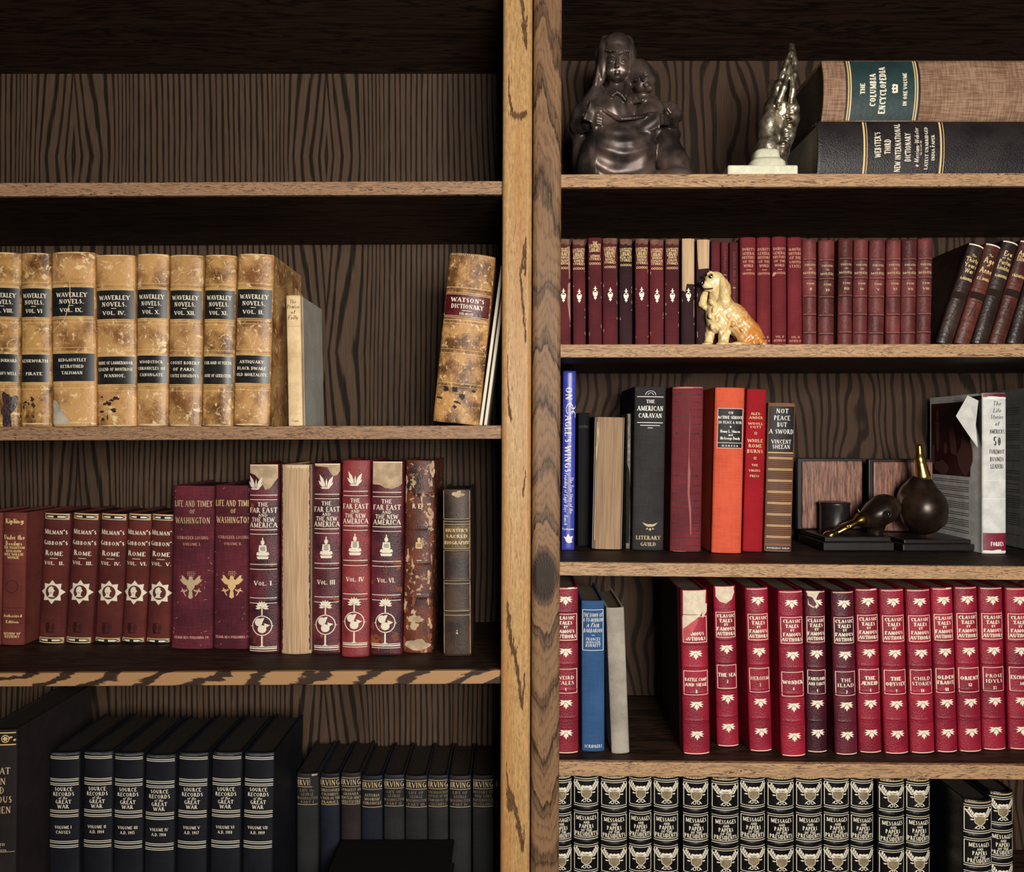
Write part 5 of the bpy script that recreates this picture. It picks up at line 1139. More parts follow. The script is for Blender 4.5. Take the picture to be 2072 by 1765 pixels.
CT = [(1118, 1171, 1119, 1172, 1189, 1527, ['WEIRD', 'TALES'], '5', 'crimson leather Weird Tales volume half hidden by the brown post', None, 'nick'),
 (1376, 1435, 1385.5, 1437.5, 1195, 1529, ['BATTLE CAMP', 'AND SIEGE'], '1', 'crimson leather Battle Camp and Siege volume with big cream tear', None, 'big'),
 (1444, 1491, 1453, 1497.5, 1187, 1513, ['THE SEA'], '2', 'crimson leather volume lettered THE SEA, standing back, torn head', None, 'top'),
 (1508, 1558, 1520, 1564, 1190, 1523, ['HEROISM'], '3', 'crimson leather volume lettered HEROISM', None, None),
 (1575, 1628, 1584, 1633, 1196, 1533, ['WONDER'], '4', 'bright crimson leather volume lettered WONDER', None, None),
 (1629.5, 1673, 1634.5, 1677.5, 1196, 1525, ['FAIRYLAND', 'AND FANCY'], '6', 'darkened crimson Fairyland and Fancy volume with curled torn head', RED_DK, 'flap'),
 (1684, 1731, 1693, 1739, 1197, 1530, ['THE', 'ILIAD'], '7', 'darkened plum-red volume lettered THE ILIAD', RED_DK, None),
 (1732, 1779.5, 1741, 1788.5, 1192, 1526, ['THE', 'ÆNEID'], '8', 'crimson leather volume lettered THE AENEID', None, 'nick'),
 (1781, 1833, 1794, 1842, 1193, 1528, ['THE', 'ODYSSEY'], '9', 'crimson leather volume lettered THE ODYSSEY', None, None),
 (1835, 1886, 1846, 1895.5, 1193, 1527, ['CHILD', 'STORIES'], '10', 'crimson leather volume lettered CHILD STORIES', None, None),
 (1887, 1931, 1898, 1942.5, 1190, 1525, ['OLDEN', 'FRANCE'], '11', 'crimson leather volume lettered OLDEN FRANCE, frayed head', None, 'nick'),
 (1932, 1982, 1945, 1990.5, 1188, 1524, ['ORIENT'], '12', 'crimson leather volume lettered ORIENT', None, None),
 (1983.5, 2033, 1993, 2040, 1189, 1520, ['PROSE', 'IDYLS'], '13', 'crimson leather volume lettered PROSE IDYLS', None, None),
 (2037, 2089, 2046, 2096, 1190, 1519, ['EXCHANGE'], '14', 'crimson leather volume cut by the frame edge beyond PROSE IDYLS', None, None)]
for i, c in enumerate(CT): classic(i, *c)
sp = spot('R4', 1175, 1225, 1178.5, 1223, 1217, 1522); sp['W'] -= .0006
b = stand(sp, 'book', cloth('mid_blue_cloth', c255(54, 92, 138), c255(44, 76, 118), thread=600, gs=.2), 'mid-blue cloth book with white framed title', depth=.14, bulge=.0035)
hw = sp['W']/sp['k']/2-1.5; g = b.layer('lettering', WHITE, .0003); b.box(b.layer('title_frame', WHITE, .0003), 18, 100, -hw+.5, hw-.5, 1)
for y, s_, h, w_ in ((28.5, 'THE DAWN OF', 7.5, 39), (38.5, 'A TO-MORROW', 7.5, 40), (50, 'A FAIR', 7, 26), (60, 'BARBARIAN', 7.5, 38), (77, 'FRANCES', 5.4, 29), (83.5, 'HODGSON', 5.4, 29), (90, 'BURNETT', 5.6, 30), (294, 'SCRIBNERS', 6, 36)): b.text(g, s_, y, h, w_, font='italic')
for y in (45, 69.5): b.line(g, y, .9, -3, 3)
b.finish()
sp = spot('R4', 1226, 1264, 1238.5, 1274, 1231, 1527)
b = stand(sp, 'book', leather('grey_faded_cloth', c255(176, 168, 154), c255(146, 138, 124), None, 300, .3, .8, var=0), 'plain pale grey book leaning on the blue book', depth=.14, bulge=.004); b.finish()

# ================================================================ shelf R5: black leather set
def arms():
    P = [[(-10.5, 11), (-7, 12), (-3.5, 10.5), (0, 12), (3.5, 10.5), (7, 12), (10.5, 11), (9.6, 7), (10, 2), (-10, 2), (-9.6, 7)]]
    Q = [[(-10, 1.6), (10, 1.6), (10, -8), (0, -15), (-10, -8)]]
    for s_ in (-1, 1):
        P += [quadline(s_*10, 0, s_*22, 17, 1.1), quadline(s_*11, 1, s_*10, -9, 1.2), quadline(s_*10, -9, 0, -15.6, 1.2)]
        for j in range(4):
            bx, by = s_*(11.5+j*2.8), 2+j*4
            P += [leaf(bx, by, 90+s_*4, 8, 3.2), leaf(bx+s_*1, by-1, 90-s_*62, 8.5, 3)]
        P += [leaf(s_*11, -3, 90-s_*92, 8, 3), quadline(s_*6, -16, s_*10.5, -21, 1.6)]+[[(a+s_*4.2, c-18.5) for a, c in q] for q in ring(0, 0, 3.6, 1.3, 10)]
    return P, Q
ORD = ['against the brown post', 'second from the brown post', 'third from the brown post', 'fourth from the brown post', 'fifth from the brown post', 'sixth from the brown post, just after a narrow gap', 'seventh from the brown post, sitting slightly low', 'eighth from the brown post', 'ninth from the brown post', 'tenth from the brown post', 'eleventh from the brown post', 'twelfth from the brown post, before a narrow gap', 'first of the pair ending the unbroken row', 'last before the wide dark gap', 'pulled forward beyond the wide gap', 'at the far end, half behind the one pulled forward']
STRIPE = plain('striped_gilt', c255(150, 132, 100), .5, nz=.3)
for i, (tl, tr, dy, Y) in enumerate([(1116, 1159.5, 8, .068), (1161.5, 1214, 4, .066), (1216.5, 1272, 8, .066), (1273.5, 1322, 5, .07), (1324, 1376.5, 7, .068), (1383.5, 1437.5, 9, .066), (1441.5, 1499, 12, .062), (1500, 1553, 7, .068), (1555, 1611.5, 10, .066), (1613, 1668.5, 9, .066), (1669.5, 1723.5, 8, .068), (1724.5, 1773, 9, .066), (1781.5, 1836, 15, .058), (1837, 1888, 14, .06), (1954, 2014.5, 53, .008), (2006, 2057, 34, .034)]):
    yt = 1562+dy*1.0+.0
    if i == 14: yt = 1621
    if i == 15: yt = 1604
    if i == 15: tl, tr = 2006, 2057
    sp = spot('R5', tl, tr, tl-1, tr-1, yt, 1765, Y=Y); sp['W'] -= .0004; sp['lean'] = 0
    b = stand(sp, 'book', BLK, 'black leather presidential papers volume, '+ORD[i], group='black leather presidential papers set', depth=.15, bulge=.007, bands=(72, 139, 206, 272), bandh=.0013, bandw=.0042, power=2.1, pages=PAGES_DK)
    hw = sp['W']/sp['k']/2-2; ru = b.layer('gilt_frames', GILT, .0004); g = b.layer('lettering', GILT, .0004); ar = b.layer('arms_stamps', GILT, .0004); sh = b.layer('shield_stripes', STRIPE, .0004)
    P, Q = arms(); sc = min(1, hw/24)
    for y0 in (14, 81, 148, 214):
        b.line(ru, y0-3.5, 1.3, -hw-1, hw+1); b.box(ru, y0+.5, y0+48, -hw, hw, 1.2); b.line(ru, y0+52, 1.3, -hw-1, hw+1)
        if y0 in (14, 148):
            b.polys(ar, P, 0, y0+22, sc, 1); b.polys(sh, Q, 0, y0+22, sc, 1)
            b.text(b.layer('motto', INK, .0006), 'EPLURIBUS', y0+16, 2.2, 15*sc, font='bold'); b.text(b.layer('motto', INK, .0006), 'UNUM US', y0+19, 2, 13*sc, font='bold')
        elif y0 == 81:
            for y, s_, h, w_ in ((90.5, 'MESSAGES', 8, 42), (98.8, 'AND', 4.6, 13), (107, 'PAPERS', 8, 30), (115, 'OF THE', 4.6, 23), (122.5, 'PRESIDENTS', 8.2, 46)): b.text(g, s_, y, h, w_*sc, font='cond')
        else: b.text(g, 'VOLUME '+['I','II','III','IV','V','VI','VII','VIII','IX','X','XI','XII','XIII','XIV','XV','XVI'][i], 238, 6, 30)
    sq = b.layer('gilt_scallops', GILT_OLD, .0004)
    for q in range(8): b.polys(sq, arc(0, 0, 3.2, 3, 0, 180, 1, .8, 5)+arc(0, 3, 3.2, 3, 180, 360, 1, .8, 5), -hw+4+q*(2*hw-8)/7, 6)
    b.finish()
# ================================================================ modelled figures (smooth blended solids, meshed on a fine grid)
class Solid:
    # part centres are read off the photo and set at their own depth d: real position = photo position x distance
    REF = None
    def at(s, x, y, d):
        if not Solid.REF: return x, y
        Yc, kb = Solid.REF; f = kf(Yc+d*kb)/kb
        return CX+(x-CX)*f, CY+(y-CY)*f
    def __init__(s, x0, x1, y0, y1, d0, d1, vox):
        s.o = np.array([x0, d0, -y1], float); s.v = vox
        n = [int((x1-x0)/vox)+2, int((d1-d0)/vox)+2, int((y1-y0)/vox)+2]
        s.n = n; s.F = np.full(n, 12.0, np.float32)
    def blk(s, lo, hi):
        a = np.maximum(0, np.floor((lo-s.o)/s.v).astype(int)); b = np.minimum(s.n, np.ceil((hi-s.o)/s.v).astype(int)+1)
        if (b <= a).any(): return None
        ax = [s.o[i]+s.v*np.arange(a[i], b[i], dtype=np.float32) for i in range(3)]
        return tuple(slice(a[i], b[i]) for i in range(3)), np.meshgrid(*ax, indexing='ij')
    def put(s, sl, d, k, op):
        f = s.F[sl]
        if op == '+':
            h = np.clip(.5+.5*(f-d)/k, 0, 1); s.F[sl] = f*(1-h)+d*h-k*h*(1-h)
        else:
            d = -d; h = np.clip(.5-.5*(f-d)/k, 0, 1); s.F[sl] = f*(1-h)+d*h+k*h*(1-h)
    def ell(s, x, y, d, rx, rd, rz, tilt=0, yaw=0, k=4, op='+'):
        x, y = s.at(x, y, d); c = np.array([x, d, -y], float); m = max(rx, rd, rz)+k+4; g = s.blk(c-m, c+m)
        if not g: return s
        sl, (X, Y, Z) = g; X = X-c[0]; Y = Y-c[1]; Z = Z-c[2]
        if tilt: a = math.radians(tilt); X, Z = X*math.cos(a)+Z*math.sin(a), -X*math.sin(a)+Z*math.cos(a)
        if yaw: a = math.radians(yaw); X, Y = X*math.cos(a)+Y*math.sin(a), -X*math.sin(a)+Y*math.cos(a)
        k0 = np.sqrt((X/rx)**2+(Y/rd)**2+(Z/rz)**2)+1e-6; k1 = np.sqrt((X/rx**2)**2+(Y/rd**2)**2+(Z/rz**2)**2)+1e-9
        s.put(sl, (k0*(k0-1)/k1).astype(np.float32), k, op); return s
    def cap(s, pts, k=4, op='+'):   # pts: (x, y, d, r) chain
        pts = [(*s.at(p[0], p[1], p[2]), p[2], p[3]) for p in pts]
        for p, q in zip(pts, pts[1:]):
            A = np.array([p[0], p[2], -p[1]], float); B = np.array([q[0], q[2], -q[1]], float); m = max(p[3], q[3])+k+4
            g = s.blk(np.minimum(A, B)-m, np.maximum(A, B)+m)
            if not g: continue
            sl, (X, Y, Z) = g; v = B-A; L = (v@v) or 1e-6
            t = np.clip(((X-A[0])*v[0]+(Y-A[1])*v[1]+(Z-A[2])*v[2])/L, 0, 1)
            d = np.sqrt((X-A[0]-t*v[0])**2+(Y-A[1]-t*v[1])**2+(Z-A[2]-t*v[2])**2)-(p[3]+(q[3]-p[3])*t)
            s.put(sl, d.astype(np.float32), k, op)
        return s
    def box(s, x, y, d, hx, hd, hz, r=4, tilt=0, yaw=0, k=4, op='+'):
        x, y = s.at(x, y, d); c = np.array([x, d, -y], float); m = math.sqrt(hx*hx+hd*hd+hz*hz)+k+4; g = s.blk(c-m, c+m)
        if not g: return s
        sl, (X, Y, Z) = g; X = X-c[0]; Y = Y-c[1]; Z = Z-c[2]
        if tilt: a = math.radians(tilt); X, Z = X*math.cos(a)+Z*math.sin(a), -X*math.sin(a)+Z*math.cos(a)
        if yaw: a = math.radians(yaw); X, Y = X*math.cos(a)+Y*math.sin(a), -X*math.sin(a)+Y*math.cos(a)
        q = [np.abs(X)-hx+r, np.abs(Y)-hd+r, np.abs(Z)-hz+r]
        dd = np.sqrt(sum(np.maximum(v, 0)**2 for v in q))+np.minimum(np.maximum(np.maximum(q[0], q[1]), q[2]), 0)-r
        s.put(sl, dd.astype(np.float32), k, op); return s
    def wave(s, fn):
        X, Y, Z = np.meshgrid(*[s.o[i]+s.v*np.arange(s.n[i], dtype=np.float32) for i in range(3)], indexing='ij')
        s.F += fn(X, Y, -Z).astype(np.float32); return s
    def cut_below(s, y): 
        i = int((-y-s.o[2])/s.v); s.F[:, :, :max(0, i)] = 12; return s
    def mesh(s, name, mat, origin_px, k, parent=None, label=None, smooth_it=1):
        F = s.F.copy(); F[0] = F[-1] = 9; F[:, 0] = F[:, -1] = 9; F[:, :, 0] = F[:, :, -1] = 9
        ins = F < 0; nx, ny, nz = F.shape
        acc = np.zeros((nx-1, ny-1, nz-1, 3), np.float32); cnt = np.zeros((nx-1, ny-1, nz-1), np.float32)
        quads = []
        for ax in range(3):
            a = [slice(None)]*3; b = [slice(None)]*3; a[ax] = slice(0, -1); b[ax] = slice(1, None)
            fa, fb = F[tuple(a)], F[tuple(b)]; idx = np.argwhere((fa < 0) != (fb < 0))
            if not len(idx): continue
            va = fa[tuple(idx.T)]; vb = fb[tuple(idx.T)]; t = va/(va-vb)
            pos = idx.astype(np.float32); pos[:, ax] += t
            o1, o2 = [i for i in range(3) if i != ax]; cells = []
            for d1, d2 in ((-1, -1), (0, -1), (0, 0), (-1, 0)):
                c = idx.copy(); c[:, o1] += d1; c[:, o2] += d2; cells.append(c)
                np.add.at(acc, tuple(c.T), pos); np.add.at(cnt, tuple(c.T), 1)
            ids = np.stack([c[:, 0]*(ny-1)*(nz-1)+c[:, 1]*(nz-1)+c[:, 2] for c in cells], 1)
            flip = (va < 0) ^ (ax == 1)
            ids[~flip] = ids[~flip][:, ::-1]; quads.append(ids)
        Q = np.concatenate(quads); u, inv = np.unique(Q, return_inverse=True); Q = inv.reshape(Q.shape)
        V = (acc.reshape(-1, 3)[u]/cnt.reshape(-1)[u][:, None])*s.v+s.o
        for _ in range(smooth_it):
            sm = np.zeros_like(V); c = np.zeros(len(V))
            for i in range(4):
                np.add.at(sm, Q[:, i], V[Q[:, (i+1) % 4]]); np.add.at(c, Q[:, i], 1)
            V = V*.5+.5*sm/c[:, None]
        ox, oy = origin_px
        V = np.stack([(V[:, 0]-ox)*k, V[:, 1]*k, (V[:, 2]+oy)*k], 1)
        me = bpy.data.meshes.new(name); me.vertices.add(len(V)); me.vertices.foreach_set('co', V.ravel())
        me.loops.add(Q.size); me.loops.foreach_set('vertex_index', Q.ravel().astype(np.int32)); me.polygons.add(len(Q))
        me.polygons.foreach_set('loop_start', np.arange(0, Q.size, 4, dtype=np.int32)); me.update(calc_edges=True); me.validate()
        me.polygons.foreach_set('use_smooth', [True]*len(me.polygons)); me.materials.append(mat)
        o = bpy.data.objects.new(name, me); COL.objects.link(o)
        if parent: o.parent = parent
        if label: o['label'] = label
        return o

def bronze(name, col, rough, metal, bs=60, bst=.25, dark=None):
    t = NT(name); v = t.map(); n = t.noise(v, bs, 5, .6); n2 = t.noise(v, bs*.4, 4)
    c = t.mix(t.ss(n2, .35, .7), dark or tuple(x*.5 for x in col), col)
    t.bump(n, bst, .0012); return t.fin(c, t.M('MULTIPLY_ADD', n, .3, rough-.15), metal, .5)
# ---- two children reading: dark bronze
BUST = bronze('dark_bronze', c255(122, 104, 96), .38, .5, 45, .12, dark=c255(48, 41, 38))
Yb = .105; kb = kf(Yb); zb_ = shelf_z('R1', 1270); base_y = CY-zb_/kb; Solid.REF = (Yb, kb)
e = empty('reading_children_statue', ((1270-CX)*kb, Yb, zb_+.0012), 'dark bronze statue of two children huddled over an open book', 'statue')
s = Solid(1125, 1430, 50, base_y-1, -110, 85, 1.5)
# skirts, seat and cloaks
s.box(1256, 338, -12, 66, 52, 70, r=34, k=14).ell(1245, 300, -42, 62, 40, 44, k=16).ell(1205, 345, -20, 38, 45, 60, k=14)
s.cap([(1178, 262, 10, 22), (1184, 330, 12, 24), (1186, 392, 10, 28)], k=12)
s.cap([(1345, 285, -8, 26), (1362, 335, -10, 30), (1378, 385, -14, 34)], k=12).ell(1368, 362, -48, 32, 24, 20, k=10).ell(1330, 380, -30, 40, 40, 30, k=12)
# girl: torso, arms
s.ell(1234, 232, 0, 50, 38, 52, k=12).cap([(1206, 200, 4, 17), (1272, 208, 4, 18)], k=10)
s.cap([(1203, 198, 0, 17), (1178, 232, -2, 18), (1168, 256, -8, 15)], k=8).cap([(1170, 258, -10, 14), (1192, 256, -42, 11), (1206, 246, -62, 8)], k=6)
s.cap([(1162, 245, 10, 10), (1160, 262, 14, 12), (1172, 285, 12, 14)], k=6)
s.cap([(1247, 160, -6, 14), (1246, 186, -6, 15)], k=6)
# collar
s.cap([(1218, 178, -16, 3.5), (1226, 190, -30, 3.5), (1240, 195, -38, 3.5), (1248, 188, -40, 3), (1258, 194, -38, 3.5), (1266, 204, -36, 4)], k=3)
# girl: head, hair, face
s.ell(1247, 121, 4, 36, 36, 50, k=6).ell(1249, 135, -15, 25, 25, 35, k=3).ell(1248, 96, -12, 29, 25, 26, k=3)
s.ell(1219, 124, -8, 11, 18, 44, k=4).ell(1277, 124, -8, 8, 18, 44, k=4)
s.cap([(1226, 86, 2, 12), (1217, 112, 2, 13), (1215, 140, 0, 10), (1210, 168, -4, 9), (1202, 184, -8, 6), (1197, 192, -10, 4)], k=5)
s.cap([(1268, 86, 2, 12), (1277, 112, 0, 10), (1278, 140, -4, 8), (1272, 170, -12, 7), (1266, 196, -24, 6)], k=5)
for i in range(12):
    x = 1226+i*4.2; c_ = abs(i-5.5); s.cap([(1240+i*1.4, 74, -14, 3.2), (1232+i*3, 88, -32+c_*.6, 2.9), (x, 104+(i % 3), -41+c_*1.9, 2.1)], k=.9)
for i in range(5): s.cap([(1222-i*2, 100+i*5, -18+i*2, 2.2), (1216-i*1.5, 135, -16, 2), (1208-i, 172, -14, 1.8)], k=1.2)
for sx in (-1, 1):
    s.ell(1249+sx*11.5, 125, -43, 7.5, 6, 5.5, tilt=sx*-6, k=4, op='-')
    s.ell(1249+sx*11.5, 127, -36, 6, 4.5, 3.6, k=1.5)
    s.cap([(1249+sx*5, 116, -39.5, 1.2), (1249+sx*11, 112.5, -38.5, 1.3), (1249+sx*18, 116, -33, 1.2)], k=3.5)
    s.ell(1249+sx*14, 145, -28, 8, 8, 9, k=6)
    s.cap([(1249+sx*6, 127.5, -41, .8), (1249+sx*12, 129.5, -41.5, .9), (1249+sx*17, 127, -38, .7)], k=.8, op='-')
s.cap([(1249, 115, -40, 2.2), (1248.6, 128, -44, 2.6), (1248.5, 135, -46, 3.4)], k=3).ell(1245, 137, -43, 2.2, 3, 1.8, k=1.5).ell(1252.5, 137, -43, 2.2, 3, 1.8, k=1.5)
s.ell(1249, 145, -38.6, 6.4, 3.4, 1.8, k=1.8).ell(1249, 149.2, -38, 5, 3.2, 1.9, k=1.8).ell(1249, 147.2, -42, 6.6, 2, .7, k=.7, op='-').ell(1249, 160, -27, 9, 7, 6, k=8)
# boy: head tilted back against her
T = 32
s.ell(1297, 160, -14, 25, 27, 34, tilt=T*.7, k=5).ell(1291, 149, -6, 26, 27, 26, k=4)
s.cap([(1270, 150, -12, 6), (1272, 175, -12, 5)], k=4)
def fb(u, v): a = math.radians(T); return 1299+u*math.cos(a)+v*math.sin(a), 158-u*math.sin(a)+v*math.cos(a)
for sx in (-1, 1):
    x, y = fb(sx*12, -2); s.ell(x, y, -41, 6.5, 5, 4.2, tilt=T, k=3, op='-').ell(x, y+1, -36, 5, 4, 3, tilt=T, k=1.5)
    x, y = fb(sx*13, 14); s.ell(x, y, -25, 9, 9, 10, k=6)
x0_, y0_ = fb(0, -6); x1_, y1_ = fb(0, 7); s.cap([(x0_, y0_, -38, 2), (x1_, y1_, -42, 3.2)], k=3)
x, y = fb(0, 15); s.ell(x, y, -37.5, 6.4, 4, 2.2, tilt=T, k=1.5); x, y = fb(0, 19.5); s.ell(x, y, -36.5, 5.4, 4, 2.2, tilt=T, k=1.5); x, y = fb(0, 17.3); s.ell(x, y, -41.5, 7, 2.4, .8, tilt=T, k=.8, op='-'); x, y = fb(0, 27); s.ell(x, y, -28, 9, 8, 7, k=6)
for i in range(5): x = 1280+i*8; s.cap([(1286, 132, -20, 3), (x, 138+abs(i-2)*1.5, -35+abs(i-2)*2, 2.2)], k=1.5)
s.cap([(1300, 188, -6, 13), (1302, 206, -6, 14)], k=5).cap([(1282, 207, -20, 4), (1300, 204, -30, 4), (1318, 203, -24, 4), (1328, 199, -14, 3)], k=3)
s.ell(1316, 246, -6, 33, 34, 44, k=8).cap([(1320, 222, -2, 14), (1356, 222, -4, 13), (1368, 236, -14, 12)], k=6).cap([(1368, 236, -14, 12), (1362, 252, -28, 9), (1348, 246, -50, 7)], k=5)
s.cap([(1340, 262, -12, 14), (1362, 275, -10, 15)], k=6)
# open book with drooping pages, and the hands that hold it
s.box(1223, 244, -62, 40, 4, 19, r=2, tilt=-21, yaw=16, k=6).box(1296, 252, -62, 38, 4, 18, r=2, tilt=3, yaw=-16, k=6).cap([(1206, 262, -62, 7), (1240, 284, -66, 9), (1275, 292, -64, 9), (1322, 272, -58, 7)], k=12)
s.cap([(1186, 213, -62, 1.9), (1258, 242, -78, 2.2), (1330, 236, -64, 1.9)], k=1.2)
for i in range(4): s.cap([(1198, 236+i*6, -66, 4), (1209, 234+i*6, -72, 3.4), (1217, 236+i*6, -72, 2.9)], k=1.4)
s.cap([(1196, 234, -58, 4), (1206, 228, -60, 3.4), (1214, 230, -64, 3)], k=1.4)
for i in range(4): s.cap([(1352, 236+i*5.4, -54, 3.8), (1341, 235+i*5.4, -64, 3.2), (1334, 237+i*5.4, -66, 2.8)], k=1.4)
s.cap([(1356, 230, -52, 4), (1350, 222, -54, 3.4), (1356, 216, -52, 3)], k=1.6)
# folds
for P_ in ([(1328, 268, -66, 3), (1332, 320, -70, 4), (1334, 388, -66, 4)], [(1236, 200, -46, 2), (1262, 226, -52, 3)], [(1200, 222, -36, 2), (1196, 236, -44, 2)]): s.cap(P_, k=7, op='-')
def folds(x, d, y):
    m = np.clip((y-262)/20, 0, 1)*np.clip((x-1185)/20, 0, 1)*np.clip((1335-x)/20, 0, 1)*(d < -10)
    v = y+.007*(x-1262)**2
    return 1.5*m*np.sin(v*.105+.6*np.sin(x*.05))+.6*m*np.sin(v*.29+x*.05)+.7*np.sin((x+.4*y)*.2)*(y > 200)*(x < 1200)+.6*np.sin((x-.5*y)*.24)*(y > 205)*(y < 262)
s.wave(folds)
s.wave(lambda x, d, y: .5*np.sin(x*.11+y*.07)*np.sin(y*.13)*(y > 200)).cut_below(base_y)
s.mesh('bronze_figures', BUST, (1270, base_y), kb, e)

# ---- praying hands
kb = kf(.058); zb_ = shelf_z('R1', 1544); base_y = CY-zb_/kb; Solid.REF = (.058, kb)
HANDM = bronze('polished_bronze', c255(236, 226, 200), .36, .9, 150, .6, dark=c255(110, 98, 78))
MARB_SHEEN = plain('cream_marble_and_cuff_sheen', c255(234, 232, 204), .35, 0, .5, nz=.12)  # real marble on the base; on the cuff steps it paints reflections
xw = (1544-CX)*kf(.006); e = empty('praying_hands_statue', (xw, .058, zb_+.0004), 'polished bronze praying hands rising from cuff steps with painted sheen on a cream marble base', 'statue')
m = MB(); hw = 71*kf(.006); m.box(-hw, hw, -.052, .045, 0, .0142); m.obj('marble_base', MARB_SHEEN, e, bevel=.002)
m = MB(); xo = (1548-CX)*kb-xw
for z0, z1, rx, ry in ((.0142, .0375, .0285, .026), (.0375, .052, .020, .019)):
    n = 24; V = []; 
    for z, f in ((z0, 1), (z0+(z1-z0)*.75, .94), (z1, .78)): V += [(xo+rx*f*math.copysign(abs(math.cos(a))**.6, math.cos(a)), ry*f*math.copysign(abs(math.sin(a))**.6, math.sin(a)), z) for a in (2*math.pi*i/n for i in range(n))]
    F = [(j*n+i, j*n+(i+1) % n, (j+1)*n+(i+1) % n, (j+1)*n+i) for j in range(2) for i in range(n)]+[tuple(range(2*n, 3*n))]
    m.add(V, F, True)
m.obj('cuff_sheen_step', MARB_SHEEN, e)  # bronze cuff tiers, coloured cream for the bright reflections on them
s = Solid(1485, 1640, 70, base_y, -60, 60, 1.0)
for i, dd in enumerate((-15, -5, 5, 14)):
    h = (12, 2, 0, 8)[i]
    s.cap([(1574, 178, dd, 7.5), (1584, 150, dd, 6.2), (1593, 120+h*.4, dd*.9, 5.2), (1600, 92+h, dd*.7, 3.6)], k=2)
    s.cap([(1600, 185, dd, 7.5), (1608, 152, dd, 6.2), (1608, 124+h*.4, dd*.9, 5.4), (1604, 93+h, dd*.7, 3.8)], k=2)
s.ell(1568, 196, 0, 12, 20, 34, tilt=12, k=5).ell(1598, 196, 0, 11, 20, 30, tilt=-4, k=5)
s.cap([(1588, 175, 0, 9), (1600, 120, 0, 6), (1603, 98, 0, 3)], k=4)
s.cap([(1576, 206, -20, 7), (1586, 178, -25, 6), (1592, 156, -24, 4.6)], k=2.5).cap([(1600, 208, -20, 7), (1604, 182, -26, 6), (1602, 158, -25, 4.6)], k=2.5)
s.cap([(1562, 215, 0, 15), (1556, 250, 2, 18), (1553, 300, 4, 22), (1552, 330, 4, 26)], k=6).cap([(1600, 212, -4, 13), (1602, 240, -4, 15), (1592, 275, -2, 16), (1580, 305, 0, 17), (1572, 330, 0, 18)], k=4)
s.ell(1606, 222, -8, 11, 14, 12, k=3).ell(1585, 215, 0, 20, 16, 22, k=5).cap([(1580, 230, 4, 12), (1572, 280, 6, 18)], k=6).ell(1552, 345, 6, 44, 36, 14, k=10)
for q in range(9): s.ell(1598+4*math.sin(q*2.1)-q*1.2, 216+q*9.5, -15, 7, 6, 4.5, k=3)
for q in range(7): s.ell(1574+q*2.2, 218-q*13, -22+abs(q-3), 3.4, 3.4, 4.5, k=2)
s.wave(lambda x, d, y: .35*np.sin(x*.3+d*.2)*np.sin(y*.24+d*.2)*(y > 190)).cut_below(base_y-16)
o = s.mesh('bronze_hands', HANDM, (1544, base_y), kb, e); o.location = ((1544-CX)*kb-xw, 0, 0)

# ---- spaniel figurine
kb = kf(.040); zb_ = shelf_z('R2', 1480); base_y = CY-zb_/kb; Solid.REF = (.040, kb)
t = NT('glazed_spaniel_china'); x_, y_, z_ = t.xyz()[:3]
g = t.M('ADD', t.M('MULTIPLY', x_, 13), t.M('MULTIPLY', t.noise(t.map(), 60, 4, .6, 1.0), 1.5))
curl = t.noise(t.map(scale=(1, 1, .55)), 170, 4, .6, 1.2)
c = t.mix(t.ss(g, .45, 1.25), c255(246, 220, 158), c255(214, 136, 58)); c = t.mix(t.M('MULTIPLY', t.ss(curl, .5, .72), .6), c, c255(176, 108, 44)); c = t.mix(t.ss(t.noise(t.map(), 200, 3), .66, .74), c, c255(255, 246, 214))
t.bump(curl, .35, .0016); t.fin(c, .22, 0, .5, .5)
e = empty('spaniel_figurine', ((1480-CX)*kb, .040, zb_+.0004), 'glazed cream and orange china spaniel sitting on the shelf edge, looking up', 'figurine')
s = Solid(1405, 1560, 540, base_y, -45, 50, .8)
s.ell(1446, 568, -2, 20, 16, 18, k=4).cap([(1440, 574, -6, 10), (1428, 577, -9, 8)], k=4).ell(1436, 581, -9, 10, 8, 6.5, k=3).cap([(1444, 587, -4, 5), (1428, 586, -7, 3.4)], k=2)
s.ell(1438, 560, -19, 6.5, 4, 6, k=2, op='-').cap([(1432, 555, -15, 2), (1438, 551.5, -17, 2.2), (1445, 554, -16, 2)], k=2)
s.cap([(1420, 584, -18, 1.0), (1432, 585.5, -18, 1.1), (1443, 584.5, -14, 1)], k=1, op='-')
s.cap([(1456, 585, 2, 19), (1452, 640, 2, 22)], k=6).ell(1462, 592, 0, 17, 17, 28, k=5)
s.cap([(1461, 566, -15, 6), (1466, 590, -20, 9), (1466, 612, -21, 12.5), (1466, 618, -20, 9)], k=2.5)
s.cap([(1430, 585, 8, 5), (1424, 602, 4, 7), (1422, 615, 2, 8.5), (1426, 622, 2, 6)], k=2.5)
s.ell(1449, 642, -3, 21, 22, 34, k=6).cap([(1458, 622, 0, 23), (1484, 642, 0, 25), (1512, 675, 0, 27)], k=8)
s.ell(1518, 683, -13, 27, 17, 21, k=5).ell(1518, 683, 13, 27, 17, 21, k=5)
s.cap([(1464, 652, -12, 13), (1465, 680, -17, 10), (1463, 698, -18, 10)], k=4).ell(1461, 698, -24, 12, 12, 6, k=3)
s.cap([(1440, 655, 8, 11), (1436, 680, 6, 9), (1432, 698, 2, 9)], k=4).ell(1430, 699, -4, 11, 11, 6, k=3)
s.ell(1495, 698, -25, 20, 10, 6, k=4).cap([(1535, 694, 0, 8), (1547, 697, -4, 6)], k=5)
